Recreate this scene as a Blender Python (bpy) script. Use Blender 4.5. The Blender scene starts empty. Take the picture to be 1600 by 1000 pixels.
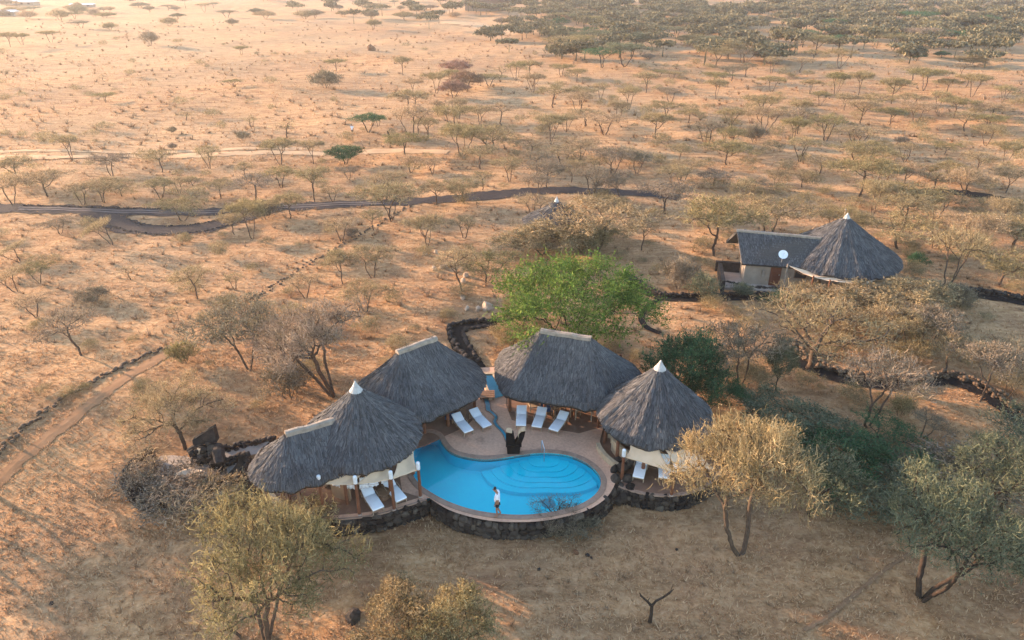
import bpy, bmesh, math, random
import numpy as np
from mathutils import Vector, Matrix
from mathutils.geometry import tessellate_polygon

random.seed(11); rng = np.random.default_rng(11)
PI = math.pi; R = math.radians
sc = bpy.context.scene
C = sc.collection

# ------------------------------------------------------------------ camera, sky, sun, exposure
CAM_H = 24.0; PITCH = R(27.4); FOC = 1081.0           # FOC: focal length for a 1600 px wide frame
cam_d = bpy.data.cameras.new('camera'); cam = bpy.data.objects.new('camera', cam_d); C.objects.link(cam)
cam.location = (0, 0, CAM_H); cam.rotation_euler = (PI/2 - PITCH, 0, 0)
cam_d.sensor_width = 36; cam_d.lens = FOC/1600*36; cam_d.clip_end = 9000; cam_d.clip_start = 0.5
sc.camera = cam

SUN_EL = R(11.5); SUN_AZ = R(-61.0)                    # azimuth from +Y (view direction), negative = left
world = bpy.data.worlds.new('World'); sc.world = world; world.use_nodes = True
wn = world.node_tree
sky = wn.nodes.new('ShaderNodeTexSky'); sky.sky_type = 'NISHITA'; sky.sun_disc = False
sky.sun_elevation = SUN_EL; sky.sun_rotation = SUN_AZ; sky.air_density = 1.0; sky.dust_density = 1.8; sky.altitude = 1200
wn.links.new(sky.outputs[0], wn.nodes['Background'].inputs[0]); wn.nodes['Background'].inputs[1].default_value = 0.15
sd = bpy.data.lights.new('sun', 'SUN'); sun = bpy.data.objects.new('sun', sd); C.objects.link(sun)
sd.energy = 3.5; sd.angle = R(0.55); sd.color = (1.0, 0.68, 0.45)
sdir = Vector((math.sin(SUN_AZ)*math.cos(SUN_EL), math.cos(SUN_AZ)*math.cos(SUN_EL), math.sin(SUN_EL)))
sun.rotation_euler = sdir.to_track_quat('Z', 'Y').to_euler()
sc.view_settings.view_transform = 'Standard'; sc.view_settings.look = 'None'
sc.view_settings.exposure = 2.38; sc.view_settings.gamma = 1.0; sc.view_settings.use_curve_mapping = False
sc.render.engine = 'CYCLES'
sc.cycles.use_denoising = True; sc.cycles.max_bounces = 6; sc.cycles.transparent_max_bounces = 12
sc.cycles.volume_bounces = 0
try: sc.cycles.denoiser = 'OPENIMAGEDENOISE'
except Exception: pass

# ------------------------------------------------------------------ helpers
def sstep(a, b, x):
    t = np.clip((x-a)/(b-a), 0, 1); return t*t*(3-2*t)
def terr(x, y):
    x = np.asarray(x, float); y = np.asarray(y, float)
    z = -1.1 + 1.0*sstep(27, 37.5, y)
    z = z + sstep(8, 30, -x+8)*0.0
    n = sstep(44, 100, y)*0.35*(np.sin(x*0.11+1.3)*np.sin(y*0.09+0.4)+0.6*np.sin(x*0.23+y*0.17))
    n = n + sstep(120, 400, y)*2.0*np.sin(x*0.013+0.7)*np.sin(y*0.017)
    n = n + 0.05*np.sin(x*0.9+0.3*y)*np.sin(y*0.8-0.4*x)
    return z+n+0.55*np.exp(-((x-25)/12)**2-((y-54)/8)**2)
CP, SP = math.cos(PITCH), math.sin(PITCH)
def G0(px, py, z=0.0):
    dx, dz = px-800.0, 500.0-py
    d = (dx, FOC*CP+dz*SP, -FOC*SP+dz*CP)
    t = (z-CAM_H)/d[2]
    return Vector((d[0]*t, d[1]*t, z))
def GT(px, py):                                        # point of the terrain seen there
    z = -0.3
    for _ in range(12):
        p = G0(px, py, z); z = 0.4*z+0.6*float(terr(p.x, p.y))
    return Vector((p.x, p.y, float(terr(p.x, p.y))))
def PR(x, y, z):
    z -= CAM_H; w = y*CP-z*SP; u = y*SP+z*CP
    return 800+FOC*x/w, 500-FOC*u/w, FOC/w

def mesh_np(name, verts, tris):
    verts = np.asarray(verts, np.float32).reshape(-1, 3); tris = np.asarray(tris, np.int32).reshape(-1, 3)
    m = bpy.data.meshes.new(name)
    m.vertices.add(len(verts)); m.vertices.foreach_set('co', verts.ravel())
    m.loops.add(len(tris)*3); m.loops.foreach_set('vertex_index', tris.ravel())
    m.polygons.add(len(tris)); m.polygons.foreach_set('loop_start', np.arange(0, len(tris)*3, 3, dtype=np.int32))
    m.polygons.foreach_set('loop_total', np.full(len(tris), 3, np.int32))
    m.update(calc_edges=True); m.validate(); return m

def wloc(o):
    v = Vector((0, 0, 0))
    while o: v += o.location; o = o.parent
    return v
def tag(o, label=None, cat=None, group=None, kind=None):
    if label: o['label'] = label
    if cat: o['category'] = cat
    if group: o['group'] = group
    if kind: o['kind'] = kind
    return o
def obj(name, mesh, mat=None, parent=None, world=True, smooth=False):
    """link a mesh as one object; with world=True the mesh is given in world coordinates"""
    o = bpy.data.objects.new(name, mesh); C.objects.link(o)
    if mat is not None and mesh is not None and not mesh.materials: mesh.materials.append(mat)
    if smooth: mesh.polygons.foreach_set('use_smooth', np.ones(len(mesh.polygons), bool))
    if parent is not None:
        o.parent = parent
        if world: mesh.transform(Matrix.Translation(-wloc(parent)))
    return o
def thing(name, label, cat, loc=(0, 0, 0), rotz=0.0, group=None):
    o = bpy.data.objects.new(name, None); C.objects.link(o); o.location = loc; o.rotation_euler = (0, 0, rotz)
    o.empty_display_size = 0.2
    return tag(o, label, cat, group)

class MB:
    def __init__(s): s.v = []; s.f = []
    def add(s, vs, fs):
        b = len(s.v); s.v += [tuple(v) for v in vs]; s.f += [tuple(i+b for i in f) for f in fs]; return s
    def box(s, c, size, rz=0.0, tilt=None):
        hx, hy, hz = size[0]/2, size[1]/2, size[2]/2
        M = Matrix.Rotation(rz, 3, 'Z')
        if tilt: M = M @ tilt
        vs = [Vector(c)+M @ Vector((x, y, z)) for x in (-hx, hx) for y in (-hy, hy) for z in (-hz, hz)]
        return s.add(vs, [(0, 1, 3, 2), (4, 6, 7, 5), (0, 4, 5, 1), (2, 3, 7, 6), (0, 2, 6, 4), (1, 5, 7, 3)])
    def tube(s, pts, rad, n=8, cap=True):
        pts = [Vector(p) for p in pts]; rads = rad if isinstance(rad, (list, tuple)) else [rad]*len(pts)
        vs = []; fs = []; prev = None
        for i, p in enumerate(pts):
            t = (pts[min(i+1, len(pts)-1)]-pts[max(i-1, 0)]).normalized()
            a = prev if prev is not None else (Vector((1, 0, 0)) if abs(t.z) > 0.9 else Vector((0, 0, 1)))
            u = (a-t*a.dot(t)).normalized(); w = t.cross(u); prev = u
            for k in range(n):
                q = 2*PI*k/n; vs.append(p+(u*math.cos(q)+w*math.sin(q))*rads[i])
        for i in range(len(pts)-1):
            for k in range(n):
                a = i*n+k; b = i*n+(k+1) % n; fs.append((a, b, b+n, a+n))
        if cap:
            fs.append(tuple(range(n-1, -1, -1))); fs.append(tuple(range((len(pts)-1)*n, len(pts)*n)))
        return s.add(vs, fs)
    def lathe(s, c, prof, n=16):
        c = Vector(c); vs = []; fs = []
        for r, z in prof:
            for k in range(n):
                q = 2*PI*k/n; vs.append(c+Vector((r*math.cos(q), r*math.sin(q), z)))
        for i in range(len(prof)-1):
            for k in range(n):
                a = i*n+k; b = i*n+(k+1) % n; fs.append((a, b, b+n, a+n))
        fs.append(tuple(range(n-1, -1, -1))); fs.append(tuple(range((len(prof)-1)*n, len(prof)*n)))
        return s.add(vs, fs)
    def prism(s, poly, z0, z1, bottom=True):
        poly = [(p[0], p[1]) for p in poly]; n = len(poly)
        vs = [(x, y, z0) for x, y in poly]+[(x, y, z1) for x, y in poly]
        tr = tessellate_polygon([[Vector((x, y, 0)) for x, y in poly]])
        fs = []
        for t in tr:
            a, b, c = [Vector(poly[i]) for i in t]
            if (b-a).cross(c-a) < 0: t = (t[0], t[2], t[1])
            fs.append(tuple(i+n for i in t))
            if bottom: fs.append((t[0], t[2], t[1]))
        area = sum(poly[i][0]*poly[(i+1) % n][1]-poly[(i+1) % n][0]*poly[i][1] for i in range(n))
        for i in range(n):
            j = (i+1) % n
            fs.append((i, j, j+n, i+n) if area > 0 else (j, i, i+n, j+n))
        return s.add(vs, fs)
    def strip(s, A, B):                                 # two matching polylines
        n = len(A); vs = list(A)+list(B)
        return s.add(vs, [(i, i+1, i+1+n, i+n) for i in range(n-1)])
    def mesh(s, name):
        m = bpy.data.meshes.new(name); m.from_pydata([tuple(v) for v in s.v], [], s.f); m.update(); return m
    def build(s, name, mat, parent=None, world=True, smooth=False):
        return obj(name, s.mesh(name), mat, parent, world, smooth)

def catmull(pts, sub=6, closed=False):
    P = [Vector(p) for p in pts]; n = len(P); out = []
    for i in range(n if closed else n-1):
        if closed: a, b, c, d = P[(i-1) % n], P[i], P[(i+1) % n], P[(i+2) % n]
        else: a, b, c, d = P[max(i-1, 0)], P[i], P[i+1], P[min(i+2, n-1)]
        for k in range(sub):
            t = k/sub
            out.append(0.5*((2*b)+(c-a)*t+(2*a-5*b+4*c-d)*t*t+(3*b-a-3*c+d)*t**3))
    if not closed: out.append(P[-1])
    return out
def offset_poly(P, d):                                  # closed 2-D polyline, d > 0 outward
    n = len(P); area = sum(P[i].x*P[(i+1) % n].y-P[(i+1) % n].x*P[i].y for i in range(n)); sg = 1 if area > 0 else -1
    out = []
    for i in range(n):
        t = (P[(i+1) % n]-P[i-1]); t = Vector((t.x, t.y)).normalized(); nr = Vector((t.y, -t.x))*sg
        out.append(Vector((P[i].x+nr.x*d, P[i].y+nr.y*d)))
    return out
def inside(px, py, poly):
    px = np.asarray(px); py = np.asarray(py); r = np.zeros(px.shape, bool); n = len(poly)
    for i in range(n):
        x1, y1 = poly[i][0], poly[i][1]; x2, y2 = poly[(i+1) % n][0], poly[(i+1) % n][1]
        if y1 == y2: continue
        c = ((y1 > py) != (y2 > py)) & (px < (x2-x1)*(py-y1)/(y2-y1)+x1); r ^= c
    return r

# ------------------------------------------------------------------ materials
def lin(r, g, b):
    f = lambda c: (c/255/12.92) if c/255 <= 0.04045 else ((c/255+0.055)/1.055)**2.4
    return (f(r), f(g), f(b), 1)
def nodes(name):
    m = bpy.data.materials.new(name); m.use_nodes = True
    nt = m.node_tree; return m, nt, nt.nodes['Principled BSDF'], nt.links
def noise(nt, scale, detail=4, rough=0.6, vec=None, dim='3D'):
    n = nt.nodes.new('ShaderNodeTexNoise'); n.inputs['Scale'].default_value = scale
    n.inputs['Detail'].default_value = detail; n.inputs['Roughness'].default_value = rough
    if vec is not None: nt.links.new(vec, n.inputs['Vector'])
    return n
def ramp(nt, src, stops):
    r = nt.nodes.new('ShaderNodeValToRGB'); e = r.color_ramp.elements
    while len(e) < len(stops): e.new(0.5)
    for k, (p, c) in enumerate(stops): e[k].position = p; e[k].color = c if len(c) == 4 else (*c, 1)
    nt.links.new(src, r.inputs[0]); return r
def mixc(nt, a, b, fac, mode='MIX'):
    m = nt.nodes.new('ShaderNodeMix'); m.data_type = 'RGBA'; m.blend_type = mode
    for s, k in ((a, 6), (b, 7)):
        if hasattr(s, 'links') or hasattr(s, 'is_linked'): nt.links.new(s, m.inputs[k])
        else: m.inputs[k].default_value = s if len(s) == 4 else (*s, 1)
    if isinstance(fac, (int, float)): m.inputs[0].default_value = fac
    else: nt.links.new(fac, m.inputs[0])
    return m.outputs[2]
def bump(nt, h, strength, dist, bsdf):
    b = nt.nodes.new('ShaderNodeBump'); b.inputs['Strength'].default_value = strength; b.inputs['Distance'].default_value = dist
    nt.links.new(h, b.inputs['Height']); nt.links.new(b.outputs[0], bsdf.inputs['Normal'])
def plain(name, c, c2=None, scale=6, rough=0.8, bmp=0.3, bdist=0.02, spec=0.3, metal=0.0):
    m, nt, b, L = nodes(name); tc = nt.nodes.new('ShaderNodeTexCoord')
    n = noise(nt, scale, 6, 0.65, tc.outputs['Object'])
    c2 = c2 or tuple(x*0.7 for x in c)
    r = ramp(nt, n.outputs[0], [(0.3, c2), (0.7, c)]); L.new(r.outputs[0], b.inputs['Base Color'])
    b.inputs['Roughness'].default_value = rough; b.inputs['Specular IOR Level'].default_value = spec; b.inputs['Metallic'].default_value = metal
    if bmp: bump(nt, n.outputs[0], bmp, bdist, b)
    return m
def island(name, stops, objvar=0.0, trans=0.0, rough=0.9, zs=0.0):
    """colour varies per strand / leaf and (objvar) per object"""
    m, nt, b, L = nodes(name); g = nt.nodes.new('ShaderNodeNewGeometry')
    r = ramp(nt, g.outputs['Random Per Island'], stops); col = r.outputs[0]
    if objvar:
        oi = nt.nodes.new('ShaderNodeObjectInfo'); hs = nt.nodes.new('ShaderNodeHueSaturation')
        mr = nt.nodes.new('ShaderNodeMapRange'); L.new(oi.outputs['Random'], mr.inputs[0]); mr.inputs[3].default_value = 1-objvar; mr.inputs[4].default_value = 1+objvar
        L.new(mr.outputs[0], hs.inputs['Value']); L.new(col, hs.inputs['Color']); col = hs.outputs[0]
        mr2 = nt.nodes.new('ShaderNodeMapRange'); L.new(oi.outputs['Random'], mr2.inputs[0]); mr2.inputs[3].default_value = 0.515; mr2.inputs[4].default_value = 0.485
        L.new(mr2.outputs[0], hs.inputs['Hue'])
    if objvar:
        nz = noise(nt, 0.9, 3, 0.6, g.outputs['Position']); vr = ramp(nt, nz.outputs[0], [(0.35, (0.62, 0.66, 0.62)), (0.52, (1, 1, 1)), (0.68, (1.32, 1.24, 1.12))]); col = mixc(nt, col, vr.outputs[0], 1.0, 'MULTIPLY')
    L.new(col, b.inputs['Base Color']); b.inputs['Roughness'].default_value = rough; b.inputs['Specular IOR Level'].default_value = 0.15
    if trans:
        t = nt.nodes.new('ShaderNodeBsdfTranslucent'); L.new(col, t.inputs[0])
        mx = nt.nodes.new('ShaderNodeMixShader'); mx.inputs[0].default_value = trans
        L.new(b.outputs[0], mx.inputs[1]); L.new(t.outputs[0], mx.inputs[2])
        L.new(mx.outputs[0], nt.nodes['Material Output'].inputs[0])
    return m

M = {}
def ground_material():
    m, nt, b, L = nodes('dry_ground'); g = nt.nodes.new('ShaderNodeNewGeometry'); P = g.outputs['Position']
    big = noise(nt, 0.035, 5, 0.6, P); mid = noise(nt, 0.30, 6, 0.65, P); fin = noise(nt, 3.2, 7, 0.72, P); mp = nt.nodes.new('ShaderNodeMapping')
    L.new(P, mp.inputs[0]); mp.inputs['Scale'].default_value = (0.35, 1.6, 1); far = noise(nt, 0.55, 6, 0.7, mp.outputs[0])
    straw = ramp(nt, fin.outputs[0], [(0.30, (0.275, 0.136, 0.058)), (0.46, (0.42, 0.229, 0.104)), (0.62, (0.535, 0.320, 0.162)), (0.8, (0.60, 0.385, 0.212))])
    soil = ramp(nt, fin.outputs[0], [(0.3, (0.225, 0.103, 0.048)), (0.7, (0.375, 0.190, 0.095))])
    f1 = ramp(nt, mid.outputs[0], [(0.47, (0, 0, 0)), (0.66, (1, 1, 1))])
    c = mixc(nt, straw.outputs[0], soil.outputs[0], f1.outputs[0])
    f2 = ramp(nt, big.outputs[0], [(0.42, (0, 0, 0)), (0.62, (1, 1, 1))])
    grey = ramp(nt, fin.outputs[0], [(0.3, (0.22, 0.125, 0.068)), (0.7, (0.41, 0.25, 0.14))])
    mm = nt.nodes.new('ShaderNodeMath'); mm.operation = 'MULTIPLY'; mm.inputs[1].default_value = 0.8; L.new(f2.outputs[0], mm.inputs[0])
    c = mixc(nt, c, grey.outputs[0], mm.outputs[0])
    vb = noise(nt, 0.011, 4, 0.55, P); f4 = ramp(nt, vb.outputs[0], [(0.40, (0, 0, 0)), (0.60, (0.75, 0.75, 0.75))]); pale = ramp(nt, fin.outputs[0], [(0.3, (0.31, 0.18, 0.09)), (0.55, (0.49, 0.315, 0.168)), (0.75, (0.60, 0.415, 0.24))])
    c = mixc(nt, c, pale.outputs[0], f4.outputs[0])
    f3 = ramp(nt, far.outputs[0], [(0.38, (0.62, 0.60, 0.58)), (0.5, (0.95, 0.95, 0.95)), (0.66, (1.18, 1.16, 1.12))])
    c = mixc(nt, c, f3.outputs[0], 0.8, 'MULTIPLY')
    L.new(c, b.inputs['Base Color']); b.inputs['Roughness'].default_value = 1.0; b.inputs['Specular IOR Level'].default_value = 0.05
    ad = nt.nodes.new('ShaderNodeMath'); ad.operation = 'ADD'; L.new(fin.outputs[0], ad.inputs[0])
    s2 = nt.nodes.new('ShaderNodeMath'); s2.operation = 'MULTIPLY'; s2.inputs[1].default_value = 2.0; L.new(far.outputs[0], s2.inputs[0]); L.new(s2.outputs[0], ad.inputs[1])
    bump(nt, ad.outputs[0], 0.8, 0.16, b)
    return m
M['ground'] = ground_material()
M['grass'] = island('dry_grass_blades', [(0, (0.25, 0.138, 0.066)), (0.35, (0.385, 0.222, 0.111)), (0.7, (0.50, 0.31, 0.165)), (1, (0.615, 0.412, 0.238))], trans=0.3)
M['scrub'] = island('dry_scrub', [(0, (0.20, 0.125, 0.07)), (0.5, (0.31, 0.195, 0.11)), (1, (0.42, 0.27, 0.155))], trans=0.15)
M['thatch'] = None
def thatch_material():
    m, nt, b, L = nodes('reed_thatch'); g = nt.nodes.new('ShaderNodeNewGeometry')
    r = ramp(nt, g.outputs['Random Per Island'], [(0, (0.052, 0.050, 0.050)), (0.5, (0.094, 0.090, 0.089)), (1, (0.150, 0.143, 0.138))])
    n = noise(nt, 0.9, 5, 0.6, g.outputs['Position'])
    f = ramp(nt, n.outputs[0], [(0.3, (0.72, 0.72, 0.74)), (0.7, (1.15, 1.13, 1.1))])
    c = mixc(nt, r.outputs[0], f.outputs[0], 1.0, 'MULTIPLY'); L.new(c, b.inputs['Base Color'])
    b.inputs['Roughness'].default_value = 0.95; b.inputs['Specular IOR Level'].default_value = 0.15
    return m
M['thatch'] = thatch_material()
M['thatch_core'] = plain('thatch_core', (0.09, 0.08, 0.073), (0.05, 0.044, 0.039), 9, 0.95, 0.6, 0.05, 0.1)
M['plaster'] = plain('cream_ridge_plaster', (0.36, 0.285, 0.215), (0.19, 0.145, 0.105), 3, 0.85, 0.4, 0.02)
M['white_cap'] = plain('white_cap_plaster', (0.52, 0.49, 0.45), (0.30, 0.27, 0.235), 4, 0.8, 0.3, 0.02)
M['wall'] = plain('tan_wall_plaster', (0.40, 0.30, 0.215), (0.30, 0.22, 0.155), 1.6, 0.9, 0.25, 0.02)
M['wall_ochre'] = plain('ochre_wall_plaster', (0.40, 0.255, 0.15), (0.29, 0.18, 0.105), 2.0, 0.9, 0.25, 0.02)
M['deck'] = None
def deck_material():
    m, nt, b, L = nodes('deck_concrete'); g = nt.nodes.new('ShaderNodeNewGeometry'); P = g.outputs['Position']
    n1 = noise(nt, 0.8, 6, 0.65, P); n2 = noise(nt, 7, 6, 0.7, P)
    c = ramp(nt, n2.outputs[0], [(0.3, (0.50, 0.27, 0.165)), (0.7, (0.70, 0.405, 0.26))])
    st = ramp(nt, n1.outputs[0], [(0.30, (0.45, 0.42, 0.41)), (0.42, (0.9, 0.9, 0.9)), (0.7, (1.08, 1.06, 1.03))])
    cc = mixc(nt, c.outputs[0], st.outputs[0], 0.85, 'MULTIPLY'); L.new(cc, b.inputs['Base Color'])
    b.inputs['Roughness'].default_value = 0.8; bump(nt, n2.outputs[0], 0.35, 0.02, b); return m
M['deck'] = deck_material()
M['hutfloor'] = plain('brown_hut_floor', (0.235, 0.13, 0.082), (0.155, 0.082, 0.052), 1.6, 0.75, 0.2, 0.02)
M['coping'] = plain('coping_stone', (0.36, 0.235, 0.165), (0.22, 0.135, 0.09), 3, 0.75, 0.3, 0.02)
M['kerb'] = plain('sandy_kerb', (0.50, 0.37, 0.24), (0.36, 0.25, 0.15), 4, 0.85, 0.3, 0.02)
M['lava'] = plain('lava_stone', (0.06, 0.049, 0.043), (0.02, 0.017, 0.016), 3.5, 0.95, 0.9, 0.06, 0.1)
def wallstone():
    m, nt, b, L = nodes('wall_stone'); tc = nt.nodes.new('ShaderNodeTexCoord'); oi = nt.nodes.new('ShaderNodeObjectInfo')
    n = noise(nt, 3.0, 6, 0.65, tc.outputs['Object']); r = ramp(nt, oi.outputs['Random'], [(0, (0.018, 0.015, 0.014)), (0.5, (0.042, 0.034, 0.029)), (0.85, (0.075, 0.060, 0.049)), (1, (0.12, 0.097, 0.075))])
    f = ramp(nt, n.outputs[0], [(0.3, (0.6, 0.6, 0.6)), (0.7, (1.2, 1.2, 1.2))]); L.new(mixc(nt, r.outputs[0], f.outputs[0], 1.0, 'MULTIPLY'), b.inputs['Base Color'])
    b.inputs['Roughness'].default_value = 0.95; b.inputs['Specular IOR Level'].default_value = 0.1; bump(nt, n.outputs[0], 0.8, 0.1, b); return m
M['wallstone'] = wallstone()
M['edge_stone'] = plain('brown_field_stone', (0.17, 0.115, 0.075), (0.07, 0.048, 0.034), 2.5, 0.95, 0.7, 0.05, 0.1)
M['mortar'] = plain('dark_mortar', (0.022, 0.018, 0.016), (0.010, 0.009, 0.008), 6, 1.0, 0.8, 0.05, 0.05)
M['gravel'] = plain('dark_gravel', (0.062, 0.053, 0.052), (0.028, 0.024, 0.024), 5.5, 1.0, 0.9, 0.06, 0.05)
M['gravel_and_shade'] = plain('black_gravel_and_shade', (0.026, 0.022, 0.021), (0.010, 0.009, 0.009), 6, 1.0, 0.9, 0.05, 0.05)  # dark gravel, with the shade on the right-hand paths painted into its black
M['dirt'] = plain('trodden_dirt', (0.31, 0.175, 0.092), (0.22, 0.12, 0.062), 1.2, 1.0, 0.6, 0.05, 0.05)
M['trail'] = plain('dark_trail', (0.27, 0.155, 0.085), (0.20, 0.115, 0.062), 1.5, 1.0, 0.6, 0.05, 0.05)
M['pale_dirt'] = plain('pale_dirt', (0.53, 0.34, 0.19), (0.42, 0.255, 0.135), 0.35, 1.0, 0.6, 0.05, 0.05)
M['rut'] = plain('pale_rut', (0.19, 0.16, 0.145), (0.12, 0.10, 0.09), 1.2, 1.0, 0.5, 0.03, 0.05)
M['concrete'] = plain('grey_concrete', (0.40, 0.33, 0.27), (0.28, 0.225, 0.18), 1.4, 0.9, 0.3, 0.02)
M['post'] = plain('red_brown_post', (0.20, 0.075, 0.035), (0.11, 0.04, 0.02), 7, 0.7, 0.3, 0.02)
M['wood'] = plain('brown_timber', (0.27, 0.155, 0.085), (0.16, 0.085, 0.045), 9, 0.65, 0.3, 0.01)
M['wood_pale'] = plain('pale_teak', (0.38, 0.28, 0.19), (0.27, 0.19, 0.125), 9, 0.65, 0.3, 0.01)
M['door'] = plain('dark_red_door', (0.17, 0.055, 0.025), (0.11, 0.033, 0.016), 3, 0.6, 0.2, 0.01)
M['canvas'] = plain('beige_canvas', (0.66, 0.48, 0.32), (0.55, 0.39, 0.25), 1.3, 0.9, 0.3, 0.03)
M['cushion'] = plain('white_cushion', (0.90, 0.90, 0.90), (0.84, 0.84, 0.84), 3, 0.9, 0.25, 0.02)
M['towel'] = plain('white_towel', (0.78, 0.78, 0.78), (0.66, 0.66, 0.68), 12, 0.95, 0.4, 0.02)
M['lamp'] = plain('white_lamp', (0.76, 0.76, 0.74), (0.6, 0.6, 0.58), 8, 0.5, 0.1, 0.01)
M['metal'] = plain('brushed_metal', (0.62, 0.62, 0.62), (0.5, 0.5, 0.5), 6, 0.3, 0.05, 0.005, 0.5, 0.9)
M['dish'] = plain('white_dish', (0.80, 0.80, 0.79), (0.70, 0.70, 0.69), 4, 0.4, 0.05, 0.005)
M['blackstone'] = plain('charcoal_wood', (0.012, 0.011, 0.011), (0.005, 0.005, 0.005), 5, 0.9, 0.5, 0.03, 0.05)
M['cutwood'] = plain('pale_cut_wood', (0.62, 0.43, 0.26), (0.45, 0.28, 0.15), 6, 0.8, 0.3, 0.02)
M['tile'] = plain('pool_plaster_blue', (0.010, 0.86, 0.95), (0.008, 0.81, 0.93), 2.2, 0.6, 0.05, 0.01)
M['tile2'] = plain('channel_plaster_turquoise', (0.10, 0.46, 0.55), (0.06, 0.34, 0.43), 3, 0.6, 0.05, 0.01)
M['draincover'] = plain('drain_cover', (0.03, 0.42, 0.50), (0.02, 0.33, 0.42), 12, 0.6, 0.3, 0.01)
M['blue'] = plain('blue_fabric', (0.02, 0.08, 0.20), (0.012, 0.05, 0.13), 6, 0.9, 0.2, 0.02)
M['glass'] = plain('dark_window_glass', (0.045, 0.048, 0.05), (0.03, 0.03, 0.033), 2, 0.15, 0.02, 0.005, 0.5)
M['bark'] = plain('acacia_bark', (0.125, 0.085, 0.060), (0.055, 0.037, 0.026), 8, 1.0, 0.7, 0.03, 0.05)
M['bark_dark'] = plain('dark_bark', (0.060, 0.042, 0.032), (0.025, 0.018, 0.014), 8, 1.0, 0.7, 0.03, 0.05)
M['bark_pale'] = plain('pale_bark', (0.26, 0.18, 0.12), (0.14, 0.095, 0.062), 8, 1.0, 0.7, 0.03, 0.05)
M['rock_pale'] = plain('pale_rock', (0.56, 0.42, 0.30), (0.38, 0.27, 0.19), 5, 0.95, 0.7, 0.05, 0.1)
M['rock_red'] = plain('red_termite_earth', (0.22, 0.115, 0.065), (0.13, 0.065, 0.036), 4, 1.0, 0.7, 0.06, 0.05)
M['tin'] = plain('pale_tin_roof', (0.72, 0.72, 0.72), (0.58, 0.58, 0.58), 1.0, 0.35, 0.1, 0.02, 0.5)
M['skin'] = plain('skin', (0.33, 0.17, 0.105), (0.28, 0.14, 0.085), 4, 0.6, 0.05, 0.01)
M['hair'] = plain('black_hair', (0.012, 0.010, 0.009), (0.006, 0.005, 0.005), 30, 0.6, 0.3, 0.01)
M['shirt'] = plain('white_shirt', (0.78, 0.78, 0.80), (0.7, 0.7, 0.73), 10, 0.9, 0.3, 0.01)
M['shorts'] = plain('black_shorts', (0.015, 0.017, 0.024), (0.009, 0.010, 0.014), 10, 0.9, 0.3, 0.01)
CROWN = {
 'tan':   island('tan_twigs',    [(0, (0.155, 0.112, 0.062)), (0.5, (0.285, 0.212, 0.118)), (1, (0.43, 0.335, 0.20))], 0.16, 0.35),
 'grey':  island('grey_twigs',   [(0, (0.115, 0.088, 0.060)), (0.5, (0.20, 0.157, 0.108)), (1, (0.33, 0.268, 0.188))], 0.14, 0.25),
 'olive': island('olive_leaves', [(0, (0.125, 0.098, 0.046)), (0.5, (0.235, 0.188, 0.09)), (1, (0.37, 0.295, 0.155))], 0.16, 0.35),
 'yellow':island('golden_leaves',[(0, (0.15, 0.108, 0.05)), (0.5, (0.30, 0.225, 0.11)), (1, (0.47, 0.365, 0.20))], 0.12, 0.3),
 'green': island('green_leaves', [(0, (0.035, 0.066, 0.012)), (0.5, (0.090, 0.150, 0.025)), (1, (0.19, 0.255, 0.052))], 0.1, 0.18),
 'dkgreen': island('dark_green_leaves', [(0, (0.018, 0.05, 0.024)), (0.5, (0.042, 0.10, 0.043)), (1, (0.085, 0.165, 0.075))], 0.14, 0.2),
 'sage':  island('sage_leaves',  [(0, (0.070, 0.080, 0.045)), (0.5, (0.14, 0.145, 0.083)), (1, (0.235, 0.225, 0.14))], 0.12, 0.15),
 'red':   island('rust_twigs',   [(0, (0.19, 0.095, 0.065)), (0.5, (0.30, 0.165, 0.115)), (1, (0.42, 0.25, 0.175))], 0.1, 0.15),
}
def water_material():
    m = bpy.data.materials.new('pool_water'); m.use_nodes = True; nt = m.node_tree; L = nt.links
    nt.nodes.remove(nt.nodes['Principled BSDF'])
    tr = nt.nodes.new('ShaderNodeBsdfTransparent'); tr.inputs[0].default_value = (0.75, 1.0, 1.0, 1)
    gl = nt.nodes.new('ShaderNodeBsdfGlossy'); gl.inputs['Roughness'].default_value = 0.012
    fr = nt.nodes.new('ShaderNodeFresnel'); fr.inputs[0].default_value = 1.37
    g = nt.nodes.new('ShaderNodeNewGeometry'); n = noise(nt, 2.6, 3, 0.5, g.outputs['Position'])
    b = nt.nodes.new('ShaderNodeBump'); b.inputs['Strength'].default_value = 0.10; b.inputs['Distance'].default_value = 0.03
    L.new(n.outputs[0], b.inputs['Height']); L.new(b.outputs[0], gl.inputs['Normal']); L.new(b.outputs[0], fr.inputs['Normal'])
    mx = nt.nodes.new('ShaderNodeMixShader'); L.new(fr.outputs[0], mx.inputs[0]); L.new(tr.outputs[0], mx.inputs[1]); L.new(gl.outputs[0], mx.inputs[2])
    L.new(mx.outputs[0], nt.nodes['Material Output'].inputs[0]); return m
M['water'] = water_material()

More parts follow.
